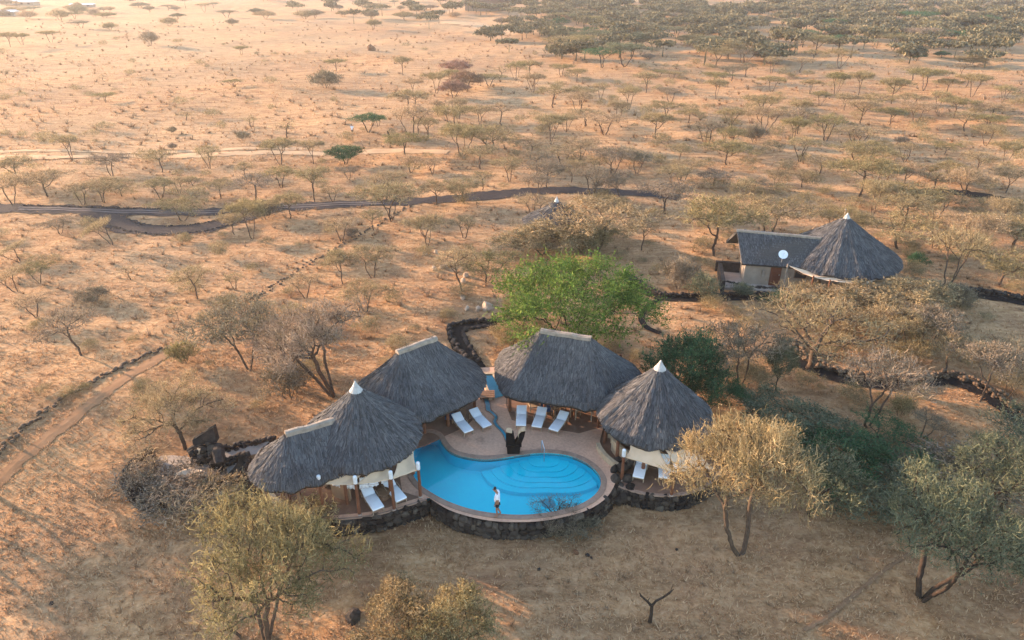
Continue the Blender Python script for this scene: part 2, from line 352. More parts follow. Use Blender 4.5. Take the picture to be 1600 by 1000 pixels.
# ------------------------------------------------------------------ plan of the lodge (metres, deck level = 0)
pool_px = [(672, 677), (684, 682), (692, 695), (705, 708), (725, 715), (755, 719), (785, 717), (815, 712), (850, 709), (888, 713), (918, 726), (936, 744), (938, 760), (928, 776), (905, 790), (870, 800), (822, 806), (775, 804), (735, 797), (700, 785), (672, 770), (653, 755), (643, 735), (644, 710), (653, 691), (662, 680)]
POOL = [Vector((p.x, p.y)) for p in catmull([G0(x, y, -0.05).to_2d() for x, y in pool_px], 5, True)]
COPE = offset_poly(POOL, 0.30)
front_px = [(408, 752), (425, 778), (450, 797), (490, 809), (535, 809), (590, 802), (640, 787), (666, 779)]
front = [v for v in catmull([G0(x, y, 0).to_2d() for x, y in front_px], 5)]
pw_px = [(671, 778), (700, 796), (737, 808), (780, 815), (835, 815), (880, 808), (920, 796), (948, 777), (962, 752), (958, 734)]
pw = [v for v in catmull([G0(x, y, 0).to_2d() for x, y in pw_px], 5)]
rest = [Vector(p) for p in [(5.35, 29.5), (5.0, 30.2), (4.95, 31.5), (5.4, 33.2), (8.6, 34.4), (8.9, 37.6), (5.2, 39.4), (0, 39.6), (-2.2, 39.4), (-6, 38.3), (-9.4, 36.4), (-9.8, 33.6), (-10.6, 31.6), (-12.2, 30.2), (-13.0, 28.9), (-12.9, 28.1)]]
DECK = front+pw+rest
HUT1 = Vector((-7.75, 28.9)); HUTR = Vector((7.8, 31.2)); TERR_R = Vector((7.8, 31.0)); TR_RAD = 3.75
def ring(c, r, n=48): return [Vector((c.x+r*math.cos(2*PI*k/n), c.y+r*math.sin(2*PI*k/n))) for k in range(n)]

# ------------------------------------------------------------------ ground
def axis(lo, hi, dense, far):
    a = list(np.arange(lo, hi+1e-6, dense)); st = dense; v = hi; up = []
    while v < far: st *= 1.12; v += st; up.append(v)
    return a, up
xm, xu = axis(-42, 42, 0.6, 3200); xs = np.array(sorted([-u for u in xu]+xm+xu))
ym, yu = axis(14, 74, 0.5, 3200); yd = []; v = 14; st = 0.6
while v > -300: st *= 1.25; v -= st; yd.append(v)
ys = np.array(sorted(yd+ym+yu))
X, Y = np.meshgrid(xs, ys); Z = terr(X, Y)
holes = inside(X, Y, offset_poly(DECK, -0.55)) | (np.hypot(X-TERR_R.x, Y-TERR_R.y) < TR_RAD-0.7)
Z = np.where(holes, -3.2, Z)
nx, ny = len(xs), len(ys); idx = np.arange(nx*ny).reshape(ny, nx)
a, b, c, d = idx[:-1, :-1].ravel(), idx[:-1, 1:].ravel(), idx[1:, 1:].ravel(), idx[1:, :-1].ravel()
gm = mesh_np('ground', np.stack([X.ravel(), Y.ravel(), Z.ravel()], 1), np.concatenate([np.stack([a, b, c], 1), np.stack([a, c, d], 1)]))
ground = obj('ground', gm, M['ground'], smooth=True)
tag(ground, 'dry orange savanna ground with straw grass and bare soil', 'ground', kind='structure')

def ribbon(name, px, width, mat, lift, label, cat, rough_edge=0.25, sub=10, world_pts=None, kind='structure', taper=False):
    pts = world_pts or [GT(x, y).to_2d() for x, y in px]
    P = catmull([Vector((p[0], p[1])) for p in pts], sub)
    A, B, Cc = [], [], []
    for i, p in enumerate(P):
        t = (P[min(i+1, len(P)-1)]-P[max(i-1, 0)]).normalized(); n = Vector((-t.y, t.x))
        w = width/2*((1.0-0.7*i/len(P)) if taper else 1.0)
        for L_, s in ((A, 1), (B, -1)):
            q = p+n*s*w*(1+random.uniform(-rough_edge, rough_edge)); L_.append((q.x, q.y, float(terr(q.x, q.y))+lift))
        Cc.append((p.x, p.y, float(terr(p.x, p.y))+lift+0.015))
    mb = MB(); mb.strip(Cc, A); mb.strip(B, Cc)
    return tag(mb.build(name, mat), label, cat, kind=kind), P
PATHS = []
def path(*a, **k):
    o, P = ribbon(*a, **k); PATHS.append((P, a[2]/2)); return o
path('gravel_track', [(-40, 322), (30, 326), (110, 328), (200, 331), (300, 332), (400, 326), (500, 321), (600, 317), (700, 311), (800, 302), (860, 298), (940, 299), (1010, 303), (1060, 309)], 2.6, M['gravel'], 0.05, 'dark gravel track crossing the plain behind the pavilions', 'track')
path('gravel_loop', [(140, 332), (175, 345), (205, 356), (255, 361), (320, 356), (365, 345), (400, 334), (430, 326)], 2.9, M['gravel'], 0.066, 'dark gravel loop curving below the track at the left', 'track')
path('gravel_track', [(1410, 299), (1460, 300), (1500, 302), (1560, 311), (1650, 328)], 2.2, M['gravel_and_shade'], 0.05, 'dark gravel track leaving the frame at the right', 'track')
for dy in (-1.2, 1.8):
    ribbon('wheel_rut', [(30, 326+dy), (110, 328+dy), (200, 331+dy), (300, 332+dy), (400, 326+dy), (500, 321+dy), (600, 317+dy)], 0.28, M['rut'], 0.085, 'upper pale wheel rut along the gravel track' if dy < 0 else 'lower pale wheel rut along the gravel track', 'wheel rut')
path('dirt_road', [(-60, 247), (80, 246), (200, 244), (330, 242), (460, 239), (600, 237), (700, 238)], 2.2, M['pale_dirt'], 0.05, 'pale sandy dirt road running across the far left plain', 'dirt road')
path('dirt_road', [(-60, 239), (150, 237), (330, 235), (480, 232)], 1.3, M['pale_dirt'], 0.05, 'narrow pale sandy wheel track above the dirt road at left', 'dirt road')
path('footpath', [(-40, 790), (20, 730), (90, 672), (160, 618), (215, 580), (262, 552), (300, 535)], 0.9, M['dirt'], 0.03, 'brown trodden footpath beside the stone line at the left', 'footpath', 0.3)
path('dark_path', [(800, 507), (760, 507), (722, 511), (712, 522), (722, 545), (738, 565), (750, 584)], 1.25, M['gravel_and_shade'], 0.05, 'black gravel path bending behind the hipped pavilion', 'path', 0.12)
path('dark_path', [(975, 432), (1000, 452), (1030, 466), (1075, 468), (1130, 467), (1200, 466)], 0.8, M['gravel_and_shade'], 0.05, 'gravel path coloured dark for shade, leading from the green tree to the house', 'path', 0.12)
path('dark_path', [(1032, 467), (1010, 482), (1002, 498), (1010, 512), (1032, 522)], 0.5, M['gravel_and_shade'], 0.066, 'gravel path coloured dark for shade, curving back towards the dark green shrub', 'path', 0.12)
path('dark_path', [(1232, 540), (1250, 563), (1275, 578), (1320, 592), (1400, 600), (1470, 594), (1510, 602), (1560, 630), (1640, 690)], 1.4, M['gravel_and_shade'], 0.05, 'wide gravel path coloured dark for shade, sweeping across the right grove', 'path', 0.12)  # band widened and blackened to stand for the shade along it
path('dark_path', [(1462, 456), (1510, 461), (1560, 467), (1640, 480)], 1.1, M['gravel_and_shade'], 0.05, 'gravel path coloured dark for shade, right of the house leaving the frame', 'path', 0.12)
path('footpath', [(1420, 865), (1370, 900), (1330, 935), (1290, 965), (1255, 985)], 0.2, M['trail'], 0.03, 'faint narrow brown trail at the lower right', 'footpath', 0.4)
path('pale_clearing', [(690, 34), (730, 36), (770, 42), (800, 55)], 16, M['pale_dirt'], 0.10, 'bare pale sandy clearing below the far building', 'clearing', 0.3)
path('pale_clearing', [(1115, 9), (1145, 12), (1175, 14)], 22, M['pale_dirt'], 0.30, 'bare pale sandy clearing in the far woodland at right', 'clearing', 0.3)
path('concrete_path', [(352, 716), (372, 709), (395, 703), (430, 697)], 0.85, M['concrete'], 0.05, 'short grey concrete path from the stone ring to the pavilion', 'path', 0.06)

# deck and terraces ------------------------------------------------------------
outer = [Vector((p.x, p.y, 0)) for p in DECK]; hole = [Vector((p.x, p.y, 0)) for p in COPE]
HOLE_IN = offset_poly(POOL, 0.15)
hole = [Vector((p.x, p.y, 0)) for p in HOLE_IN]
allv = outer+hole; tr = tessellate_polygon([outer, hole]); fs = []
for t in tr:
    A_, B_, C_ = (allv[i] for i in t)
    fs.append(t if (B_-A_).cross(C_-A_).z > 0 else (t[0], t[2], t[1]))
mb = MB(); mb.add(allv, fs)
nD = len(outer)
mb.add([v for v in outer]+[Vector((v.x, v.y, -0.9)) for v in outer], [(i, (i+1) % nD, (i+1) % nD+nD, i+nD) for i in range(len(front)+len(pw)-1, nD)])
deck = mb.build('deck', M['deck']); tag(deck, 'pinkish concrete pool deck between the thatched pavilions', 'deck', kind='structure')
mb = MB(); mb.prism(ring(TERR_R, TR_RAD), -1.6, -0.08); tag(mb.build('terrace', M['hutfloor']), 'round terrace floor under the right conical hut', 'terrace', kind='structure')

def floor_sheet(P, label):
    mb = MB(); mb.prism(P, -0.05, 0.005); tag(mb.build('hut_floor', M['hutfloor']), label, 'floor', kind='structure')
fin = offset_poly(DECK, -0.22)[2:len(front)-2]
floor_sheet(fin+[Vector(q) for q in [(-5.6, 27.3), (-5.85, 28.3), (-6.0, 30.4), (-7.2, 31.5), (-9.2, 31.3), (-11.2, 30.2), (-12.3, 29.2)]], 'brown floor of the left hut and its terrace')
# stone walls ------------------------------------------------------------
def stone_meshes(k=7):
    out = []
    for i in range(k):
        bm = bmesh.new(); bmesh.ops.create_cube(bm, size=1.0); bmesh.ops.subdivide_edges(bm, edges=bm.edges[:], cuts=1, use_grid_fill=True)
        r = random.Random(i+5)
        for v in bm.verts:
            l = max(abs(v.co.x), abs(v.co.y), abs(v.co.z)); n = v.co.normalized()*0.56
            v.co = v.co.lerp(n, 0.75)+Vector([r.uniform(-0.09, 0.09) for _ in range(3)])
        me = bpy.data.meshes.new('stone'); bm.to_mesh(me); bm.free(); me.materials.append(M['wallstone']); out.append(me)
    return out
STONES = stone_meshes()
def stone_wall(label, line, z0, z1, thick, group=None, both=False, row_h=0.27, rough=0.02, pile=0.0, name='stone_wall', cope=None):
    """line: plan polyline, outer face to its right-hand side (walking along it)"""
    P = [Vector((p[0], p[1])) for p in line]; root = thing(name, label, 'wall', (P[0].x, P[0].y, z0), group=group)
    N = []
    for i in range(len(P)):
        t = (P[min(i+1, len(P)-1)]-P[max(i-1, 0)]).normalized(); N.append(Vector((t.y, -t.x)))
    mb = MB(); O = [P[i]-N[i]*0.05 for i in range(len(P))]; I = [P[i]-N[i]*thick for i in range(len(P))]
    zz = z1-0.03
    mb.strip([(p.x, p.y, z0) for p in O], [(p.x, p.y, zz) for p in O]); mb.strip([(p.x, p.y, zz) for p in O], [(p.x, p.y, zz) for p in I]); mb.strip([(p.x, p.y, zz) for p in I], [(p.x, p.y, z0) for p in I])
    for k in (0, -1): mb.add([(O[k].x, O[k].y, z0), (O[k].x, O[k].y, zz), (I[k].x, I[k].y, zz), (I[k].x, I[k].y, z0)], [(0, 1, 2, 3)])
    mb.build('core', M['mortar'], root)
    L = [0.0]
    for i in range(1, len(P)): L.append(L[-1]+(P[i]-P[i-1]).length)
    def at(s):
        for i in range(1, len(P)):
            if s <= L[i] or i == len(P)-1:
                t = (s-L[i-1])/max(L[i]-L[i-1], 1e-6); return P[i-1].lerp(P[i], t), N[i-1].lerp(N[i], t)
    rows = max(1, round((z1-z0)/row_h)); rh = (z1-z0)/rows; rl = wloc(root); cnt = 0
    for side in ((1, -1) if both else (1,)):
        for r in range(rows):
            s = random.uniform(0, 0.2)
            while s < L[-1]:
                w = random.choice((0.2, 0.28, 0.34, 0.42, 0.5))*random.uniform(0.9, 1.1); p, n = at(min(s+w/2, L[-1])); s += w*0.97
                q = p if side == 1 else p-n*(thick-0.0)
                cnt += 1
                if cnt > 300: continue
                st = bpy.data.objects.new('stone', STONES[random.randrange(len(STONES))]); C.objects.link(st); st.parent = root
                st.location = Vector((q.x, q.y, z0+rh*(r+0.5)+random.uniform(-0.07, 0.07)))-rl-Vector((n.x, n.y, 0))*side*0.02
                st.rotation_euler = (random.uniform(-0.3, 0.3), random.uniform(-0.6, 0.6), math.atan2(-n.x, n.y)+random.uniform(-0.15, 0.15))
                st.scale = (w*1.1, 0.26*random.uniform(0.85, 1.5), rh*random.uniform(0.8, 1.35))
    if cope:
        cm = MB(); A = [P[i]+N[i]*0.06 for i in range(len(P))]; B = [P[i]-N[i]*0.32 for i in range(len(P))]
        cm.strip([(p.x, p.y, z1+0.05) for p in A], [(p.x, p.y, z1+0.05) for p in B]); cm.strip([(p.x, p.y, z1-0.03) for p in A], [(p.x, p.y, z1+0.05) for p in A])
        cm.build('coping', cope, root)
    return root
stone_wall('dark lava-stone wall under the left hut terrace', front[6:], -1.45, -0.07, 0.35, row_h=0.29, cope=M['coping'])
stone_wall('curved dark lava-stone wall below the pool edge', pw, -1.45, -0.10, 0.35, row_h=0.30)
arcR = [Vector((TERR_R.x+(TR_RAD+0.12)*math.cos(t), TERR_R.y+(TR_RAD+0.12)*math.sin(t))) for t in np.linspace(R(222), R(335), 30)]
stone_wall('dark lava-stone wall under the right hut terrace', arcR, -1.45, -0.15, 0.35, row_h=0.29, cope=M['coping'])

# ------------------------------------------------------------------ pool
pool = thing('swimming_pool', 'kidney-shaped blue swimming pool with curved underwater steps', 'pool', (0, 28.2, 0))
DEPTH = -0.85
mb = MB(); n = len(POOL)
mb.add([(p.x, p.y, 0.0) for p in POOL]+[(p.x, p.y, DEPTH) for p in POOL], [(i+n, (i+1) % n+n, (i+1) % n, i) for i in range(n)])
tr = tessellate_polygon([[Vector((p.x, p.y, 0)) for p in POOL]])
mb.add([(p.x, p.y, DEPTH) for p in POOL], [tuple(t) for t in tr]); mb.build('basin', M['tile'], pool)
mb = MB(); I_ = [(p.x, p.y, 0.035) for p in POOL]; O_ = [(p.x, p.y, 0.035) for p in COPE]; nn = len(POOL)
mb.add(I_+O_, [(i, (i+1) % nn, (i+1) % nn+nn, i+nn) for i in range(nn)])
mb.add(I_+[(p.x, p.y, -0.16) for p in POOL], [(i, i+nn, (i+1) % nn+nn, (i+1) % nn) for i in range(nn)])
mb.add(O_+[(p.x, p.y, -0.05) for p in COPE], [(i, (i+1) % nn, (i+1) % nn+nn, i+nn) for i in range(nn)])
mb.build('coping', M['coping'], pool)
SC = G0(850, 713, -0.05).to_2d()
def ray_hit(o, d):
    best = 1e9
    for i in range(n):
        a, b = POOL[i], POOL[(i+1) % n]; e = b-a; den = d.x*e.y-d.y*e.x
        if abs(den) < 1e-9: continue
        w = a-o; t = (w.x*e.y-w.y*e.x)/den; u = (w.x*d.y-w.y*d.x)/den
        if t > 1e-6 and 0 <= u <= 1: best = min(best, t)
    return best
for k in range(6):
    r = 0.55+0.34*k; z = -0.30-0.065*k; pts = []
    for j in range(120):
        q = 2*PI*j/120; d = Vector((math.cos(q), math.sin(q))); e = 1.35 if abs(d.x) > 0 else 1
        rr = r*math.sqrt((1.55*d.x)**2+d.y**2)/1.0
        h = ray_hit(SC, d); pts.append(SC+d*max(0.02, min(rr, h*0.992 if h < 1e8 else 0.02)))
    m2 = MB(); m2.prism(pts, DEPTH+0.01, z, False); m2.build('step', M['tile'], pool)
dc = G0(857, 787, DEPTH); mb = MB(); mb.lathe((dc.x, dc.y, DEPTH+0.004), [(0.36, 0), (0.36, 0.03), (0.30, 0.05)], 24); mb.build('drain_cover', M['draincover'], pool)
mb = MB()
for q in ((0.35, 0.6), (-0.1, -0.4)):
    pass
mb = MB(); n2 = len(POOL); tr = tessellate_polygon([[Vector((p.x, p.y, 0)) for p in POOL]]); vs = [(p.x, p.y, -0.085) for p in POOL]; fs = []
for t in tr:
    A_, B_, C_ = (Vector(vs[i]) for i in t); fs.append(tuple(t) if (B_-A_).cross(C_-A_).z > 0 else (t[0], t[2], t[1]))
mb.add(vs, fs); tag(mb.build('pool_water', M['water']), 'clear blue water filling the swimming pool', 'water', kind='structure')
hr = thing('handrail', 'thin metal handrail rising from the pool steps', 'handrail', G0(850, 722, -0.3))
p0 = G0(850, 722, -0.35); p1 = G0(848, 712, 0.0)
mb = MB(); mb.tube([p0, p0+Vector((0, 0, 0.9)), p0+Vector((-0.03, 0.08, 1.0)), p1+Vector((-0.05, 0.25, 0.85)), p1+Vector((-0.05, 0.32, 0.75)), p1+Vector((-0.05, 0.35, 0.0))], 0.022, 8); mb.build('rail', M['metal'], hr)
mb = MB(); mb.lathe(p1+Vector((-0.05, 0.35, 0.0)), [(0.06, 0), (0.06, 0.015), (0.03, 0.03)], 12); mb.build('flange', M['metal'], hr)

# ------------------------------------------------------------------ channel, bridge, upper basin
ub = thing('upper_basin', 'narrow turquoise basin between the two hipped pavilions', 'basin', G0(770, 605, 0.0))
q = [G0(752, 586, 0).to_2d(), G0(771, 586, 0).to_2d(), G0(790, 618, 0).to_2d(), G0(766, 624, 0).to_2d()]
mb = MB(); mb.prism(q, 0.004, 0.03); mb.build('floor', M['tile2'], ub)
mb = MB(); mb.add([(v.x, v.y, 0.09) for v in q], [(3, 2, 1, 0)]); mb.build('water_surface', M['water'], ub)
for i in (0, 1, 3):
    a, b = q[i], q[(i+1) % 4]; mb = MB(); t = (b-a).normalized(); nrm = Vector((t.y, -t.x))*0.09
    mb.prism([a-nrm-t*0.09, b-nrm+t*0.085, b+nrm+t*0.085, a+nrm-t*0.09], 0.002+0.002*i, 0.15-0.004*i); mb.build('rim', M['kerb'], ub)
chp = catmull([G0(x, y, 0).to_2d() for x, y in [(759, 623), (762, 632), (763, 640), (769, 645), (775, 652), (773, 659), (777, 666), (784, 673), (789, 680), (793, 690)]], 5)
chn = thing('water_channel', 'narrow winding turquoise water channel across the deck', 'channel', (chp[0].x, chp[0].y, 0))
Lf, Rt = [], []
for i, p in enumerate(chp):
    t = (chp[min(i+1, len(chp)-1)]-chp[max(i-1, 0)]).normalized(); nv = Vector((-t.y, t.x)); w = 0.16 if i < 12 else 0.11
    Lf.append(p+nv*w); Rt.append(p-nv*w)
mb = MB(); mb.strip([(p.x, p.y, 0.006) for p in Rt], [(p.x, p.y, 0.006) for p in Lf]); mb.build('bed', M['tile2'], chn)
mb = MB(); mb.strip([(p.x, p.y, 0.022) for p in Rt], [(p.x, p.y, 0.022) for p in Lf]); mb.build('water_surface', M['water'], chn)
for E_ in (Lf, Rt):
    mb = MB(); mb.tube([(p.x, p.y, 0.012) for p in E_], 0.035, 6); mb.build('edge', M['coping'], chn)
br = thing('plank_bridge', 'small brown plank bridge over the water channel', 'bridge', G0(760, 620, 0))
for k in range(4):
    pc = G0(761, 615+k*3.0, 0.0); mb = MB(); mb.box((pc.x, pc.y, 0.17), (0.95, 0.17, 0.05), R(3)); mb.build('plank', M['wood'], br)
pc = G0(761, 619.5, 0)
for s in (-1, 1): mb = MB(); mb.box((pc.x+s*0.38, pc.y, 0.072), (0.08, 0.75, 0.14)); mb.build('beam', M['wood'], br)
# forked charred sculpture -------------------------------------------------
sp = G0(803, 706, 0.0)
sc_ = thing('forked_sculpture', 'charred black forked log sculpture standing at the pool edge', 'sculpture', sp)
def blade(side):
    """one prong: an outline with depth"""
    o = [(-0.38, 0.0), (0.36, 0.0), (0.40, 0.75), (0.02, 0.80), (-0.42, 0.78)] if side == 0 else None
    return o
def prism_y(mb, o, y0, y1, base):
    k = len(o); vs = [(base.x+x, base.y+y0, base.z+z) for x, z in o]+[(base.x+x, base.y+y1, base.z+z) for x, z in o]
    tr = tessellate_polygon([[Vector((x, z, 0)) for x, z in o]]); fs = []
    for t in tr: fs += [tuple(t), tuple(i+k for i in reversed(t))]
    fs += [(i, (i+1) % k, (i+1) % k+k, i+k) for i in range(k)]; mb.add(vs, fs)
mb = MB(); prism_y(mb, [(-0.36, 0), (0.30, 0), (0.33, 0.35), (0.37, 0.70), (-0.40, 0.70), (-0.38, 0.35)], -0.24, 0.26, sp); mb.build('base', M['blackstone'], sc_)
lp = [(-0.40, 0.66), (0.02, 0.66), (0.04, 0.95), (0.0, 1.2), (-0.03, 1.45), (-0.14, 1.62), (-0.42, 1.70), (-0.44, 1.2)]
rp = [(0.0, 0.66), (0.36, 0.66), (0.44, 0.95), (0.55, 1.35), (0.62, 1.78), (0.40, 1.72), (0.28, 1.55), (0.24, 1.2), (0.12, 0.98)]
mb = MB(); prism_y(mb, lp, -0.2, 0.2, sp); mb.build('prong', M['blackstone'], sc_)
mb = MB(); prism_y(mb, rp, -0.19, 0.19, sp); mb.build('prong', M['blackstone'], sc_)
mb = MB(); prism_y(mb, [(-0.13, 1.635), (-0.42, 1.715), (-0.41, 1.74), (-0.10, 1.66)], -0.2, 0.2, sp); mb.build('cut_face', M['cutwood'], sc_)
mb = MB(); prism_y(mb, [(0.62, 1.79), (0.40, 1.73), (0.27, 1.56), (0.245, 1.3), (0.215, 1.3), (0.24, 1.58), (0.38, 1.76), (0.61, 1.83)], -0.18, 0.18, sp); mb.build('cut_face', M['cutwood'], sc_)
mb = MB(); mb.box((sp.x-0.01, sp.y, 0.70), (0.86, 0.58, 0.13)); mb.build('band', M['blackstone'], sc_)
sc_.scale = (1, 1, 0.86)

# ------------------------------------------------------------------ thatched roofs
def eave_poly(a, b, r, n=72, squash=None):
    a, b = Vector(a), Vector(b); d = b-a; out = []
    for k in range(n):
        q = 2*PI*k/n; v = Vector((math.cos(q), math.sin(q)))
        if d.length < 1e-4: out.append(a+v*r)
        else:
            out.append((b if v.dot(d) > 0 else a)+v*r)
    return out
def resample(P, n):
    P = [Vector((p[0], p[1])) for p in P]; L = [0]
    for i in range(len(P)): L.append(L[-1]+(P[(i+1) % len(P)]-P[i]).length)
    out = []; j = 0
    for k in range(n):
        s = L[-1]*k/n
        while L[j+1] < s: j += 1
        t = (s-L[j])/max(L[j+1]-L[j], 1e-9); out.append(P[j].lerp(P[(j+1) % len(P)], t))
    return out
def thatch_roof(root, eave, ra, rb, ze, zr, thick=0.26, sag=0.10, density=300, keep=None, name='roof'):
    N = 96; E = np.array([(p.x, p.y) for p in resample(eave, N)]); ra = np.array([ra[0], ra[1]]); rb = np.array([rb[0], rb[1]])
    d = rb-ra; dd = d@d
    t = np.clip(((E-ra)@d)/dd, 0, 1)[:, None] if dd > 1e-6 else np.zeros((N, 1))
    T = ra+t*d
    wob = 0.05*np.sin(np.arange(N)*0.9)+0.04*rng.standard_normal(N)
    def P(u, v):
        u = np.asarray(u, float) % N; i = np.floor(u).astype(int) % N; j = (i+1) % N; f = (u-np.floor(u))[..., None]; v_ = np.asarray(v, float)[..., None]
        e = E[i]*(1-f)+E[j]*f; tt = T[i]*(1-f)+T[j]*f
        z0 = ze+(wob[i]*(1-f[..., 0])+wob[j]*f[..., 0]); xy = e+(tt-e)*v_
        vv = v_[..., 0]; z = z0+(zr-z0)*vv-sag*np.sin(PI*np.clip(vv, 0, 1))*(1)-0.10*np.clip(0.08-vv, 0, 1)/0.08
        return np.concatenate([xy, z[..., None]], -1)
    Mv = 12; vs = np.linspace(0, 1, Mv+1); U, V = np.meshgrid(np.arange(N), vs); S = P(U, V)
    S_out = S.copy(); S_out[..., 2] -= 0.03; S_in = S.copy(); S_in[..., 2] -= thick; S_in[0, :, :2] += (T-E)*0.02
    verts = np.concatenate([S_out.reshape(-1, 3), S_in.reshape(-1, 3)]); nb = (Mv+1)*N; tri = []
    for j in range(Mv):
        for i in range(N):
            a_, b_, c_, d_ = j*N+i, j*N+(i+1) % N, (j+1)*N+(i+1) % N, (j+1)*N+i
            tri += [(a_, b_, c_), (a_, c_, d_), (a_+nb, c_+nb, b_+nb), (a_+nb, d_+nb, c_+nb)]
    for i in range(N): tri += [(i, i+nb, (i+1) % N+nb), (i, (i+1) % N+nb, (i+1) % N)]
    shell = obj(name, mesh_np(name, verts, tri), M['thatch_core'], root)
    # reed strips laid in courses
    seg = np.linalg.norm(np.roll(E, -1, 0)-E, axis=1); slope = np.linalg.norm(P(np.arange(N), np.zeros(N))-P(np.arange(N), np.ones(N)), axis=1)
    area = float(np.sum(seg*slope)*(0.5+0.3*(dd > 1e-6))); n_ = int(area*density)
    cum = np.cumsum(seg)/seg.sum(); uu = rng.random(n_*2); ui = np.searchsorted(cum, uu); u = ui+rng.random(n_*2)
    v = rng.random(n_*2); seglen_top = np.linalg.norm(np.roll(T, -1, 0)-T, axis=1); rat = (seglen_top/np.maximum(seg, 1e-6))[ui % N]
    ok = rng.random(n_*2) < (1-v)*(1)+v*np.clip(rat, 0, 1)+0.02; u, v, ui = u[ok], v[ok], ui[ok]
    sl = slope[ui % N]; course = 0.26/sl; v = np.floor(v/course)*course+course*rng.normal(0.15, 0.16, len(v)); v = np.clip(v, -0.01, 1-0.5/sl)
    p = P(u, v); up = P(u, np.minimum(v+0.08, 1.0))-p; up /= np.linalg.norm(up, axis=1)[:, None]+1e-9
    sd_ = P(u+0.2, v)-P(u-0.2, v); sd_ /= np.linalg.norm(sd_, axis=1)[:, None]+1e-9
    nr = np.cross(sd_, up); nr *= np.sign(nr[:, 2:3]+1e-9)
    k = len(v); w = rng.uniform(0.011, 0.028, k)[:, None]; ln = rng.uniform(0.32, 0.66, k)[:, None]; lo = rng.uniform(0.012, 0.06, k)[:, None]; tw = rng.normal(0, 0.10, k)[:, None]
    upd = up+sd_*tw; upd /= np.linalg.norm(upd, axis=1)[:, None]
    b0 = p-sd_*w+nr*lo-upd*0.06; b1 = p+sd_*w+nr*(lo+rng.normal(0, 0.012, k)[:, None])-upd*0.06; t1 = p+sd_*w*0.8+upd*ln+nr*0.012; t0 = p-sd_*w*0.8+upd*ln+nr*0.012
    if keep is not None:
        m_ = keep(p[:, 0], p[:, 1]); b0, b1, t0, t1 = b0[m_], b1[m_], t0[m_], t1[m_]; k = int(m_.sum())
    V4 = np.stack([b0, b1, t1, t0], 1).reshape(-1, 3); q4 = np.arange(k)[:, None]*4
    th = obj('thatch', mesh_np('thatch', V4, np.concatenate([q4+[0, 1, 2], q4+[0, 2, 3]])), M['thatch'], shell); th['kind'] = 'stuff'
    return shell, P
def cone_cap(root, c, z0, z1, r, mat):
    mb = MB(); mb.lathe((c[0], c[1], 0), [(r*1.12, z0-0.05), (r*1.1, z0+0.03), (r*0.72, z0+(z1-z0)*0.35), (r*0.34, z0+(z1-z0)*0.7), (0.03, z1)], 20); return mb.build('cap', mat, root, smooth=False)
def ridge_cap(root, a, b, z, mat, w=0.20, h=0.22, over=0.12):
    a, b = Vector(a), Vector(b); t = (b-a).normalized(); n = Vector((-t.y, t.x)); a = a-t*over; b = b+t*over
    prof = [(-w, -h*0.75), (-w*0.82, 0.02), (-w*0.3, h*0.35), (w*0.3, h*0.35), (w*0.82, 0.02), (w, -h*0.75)]
    segs = 8; vs = []; fs = []
    for k in range(segs+1):
        p = a.lerp(b, k/segs); dz = random.uniform(-0.025, 0.025)
        for x, zz in prof: vs.append((p.x+n.x*x, p.y+n.y*x, z+zz+dz))
    m_ = len(prof)
    for k in range(segs):
        for j in range(m_): fs.append((k*m_+j, k*m_+(j+1) % m_, (k+1)*m_+(j+1) % m_, (k+1)*m_+j))
    fs += [tuple(range(m_)), tuple(range(segs*m_+m_-1, segs*m_-1, -1))]
    mb = MB(); mb.add(vs, fs); return mb.build('ridge_cap', mat, root)
def posts(root, pts, z0, z1, r=0.09, mat=None):
    for (x, y) in pts:
        mb = MB(); mb.tube([(x, y, z0), (x+random.uniform(-.02, .02), y, (z0+z1)/2), (x, y, z1)], [r*1.05, r, r*0.92], 8); mb.build('post', mat or M['post'], root)
def arc_wall(root, c, r, a0, a1, z0, z1, mat, thick=0.18, name='wall', n=24):
    A = [(c[0]+r*math.cos(t), c[1]+r*math.sin(t)) for t in np.linspace(R(a0), R(a1), n)]; B = [(c[0]+(r-thick)*math.cos(t), c[1]+(r-thick)*math.sin(t)) for t in np.linspace(R(a0), R(a1), n)]
    mb = MB(); mb.prism(A+B[::-1], z0, z1); return mb.build(name, mat, root)

# left conical hut with low extension
h1 = thing('thatched_hut', 'grey conical thatched hut with low ridged extension left of the pool', 'hut', (HUT1.x, HUT1.y, 0))
EXA, EXB = Vector((-10.75, 26.95)), Vector((-8.7, 28.05))
thatch_roof(h1, eave_poly(HUT1, HUT1, 3.08), HUT1, HUT1, 2.48, 5.35, thick=0.2, keep=None)
thatch_roof(h1, eave_poly(EXA, EXB, 2.05), EXA, EXB, 2.22, 3.95, thick=0.2, sag=0.05, keep=lambda x, y: np.hypot(x-HUT1.x, y-HUT1.y) > 1.45, name='extension_roof')
cone_cap(h1, HUT1, 5.05, 5.62, 0.30, M['white_cap']); ridge_cap(h1, EXA, EXA.lerp(EXB, 0.93), 3.98, M['plaster'])
posts(h1, [(HUT1.x+2.55*math.cos(R(t)), HUT1.y+2.55*math.sin(R(t))) for t in (-100, -50, -5, 40, 85, 130)], 0, 2.5)
posts(h1, [(-11.9, 25.95), (-10.2, 25.45), (-12.3, 27.6)], 0, 2.15, 0.08, M['wood'])
arc_wall(h1, HUT1, 2.3, 20, 215, 0, 2.3, M['wall_ochre']); arc_wall(h1, HUT1, 2.35, 235, 262, 0, 2.2, M['wall_ochre'], 0.16)
kb = thing('kerb', 'curved sandy kerb edging the left end of the hut terrace', 'kerb', (front[0].x, front[0].y, 0))
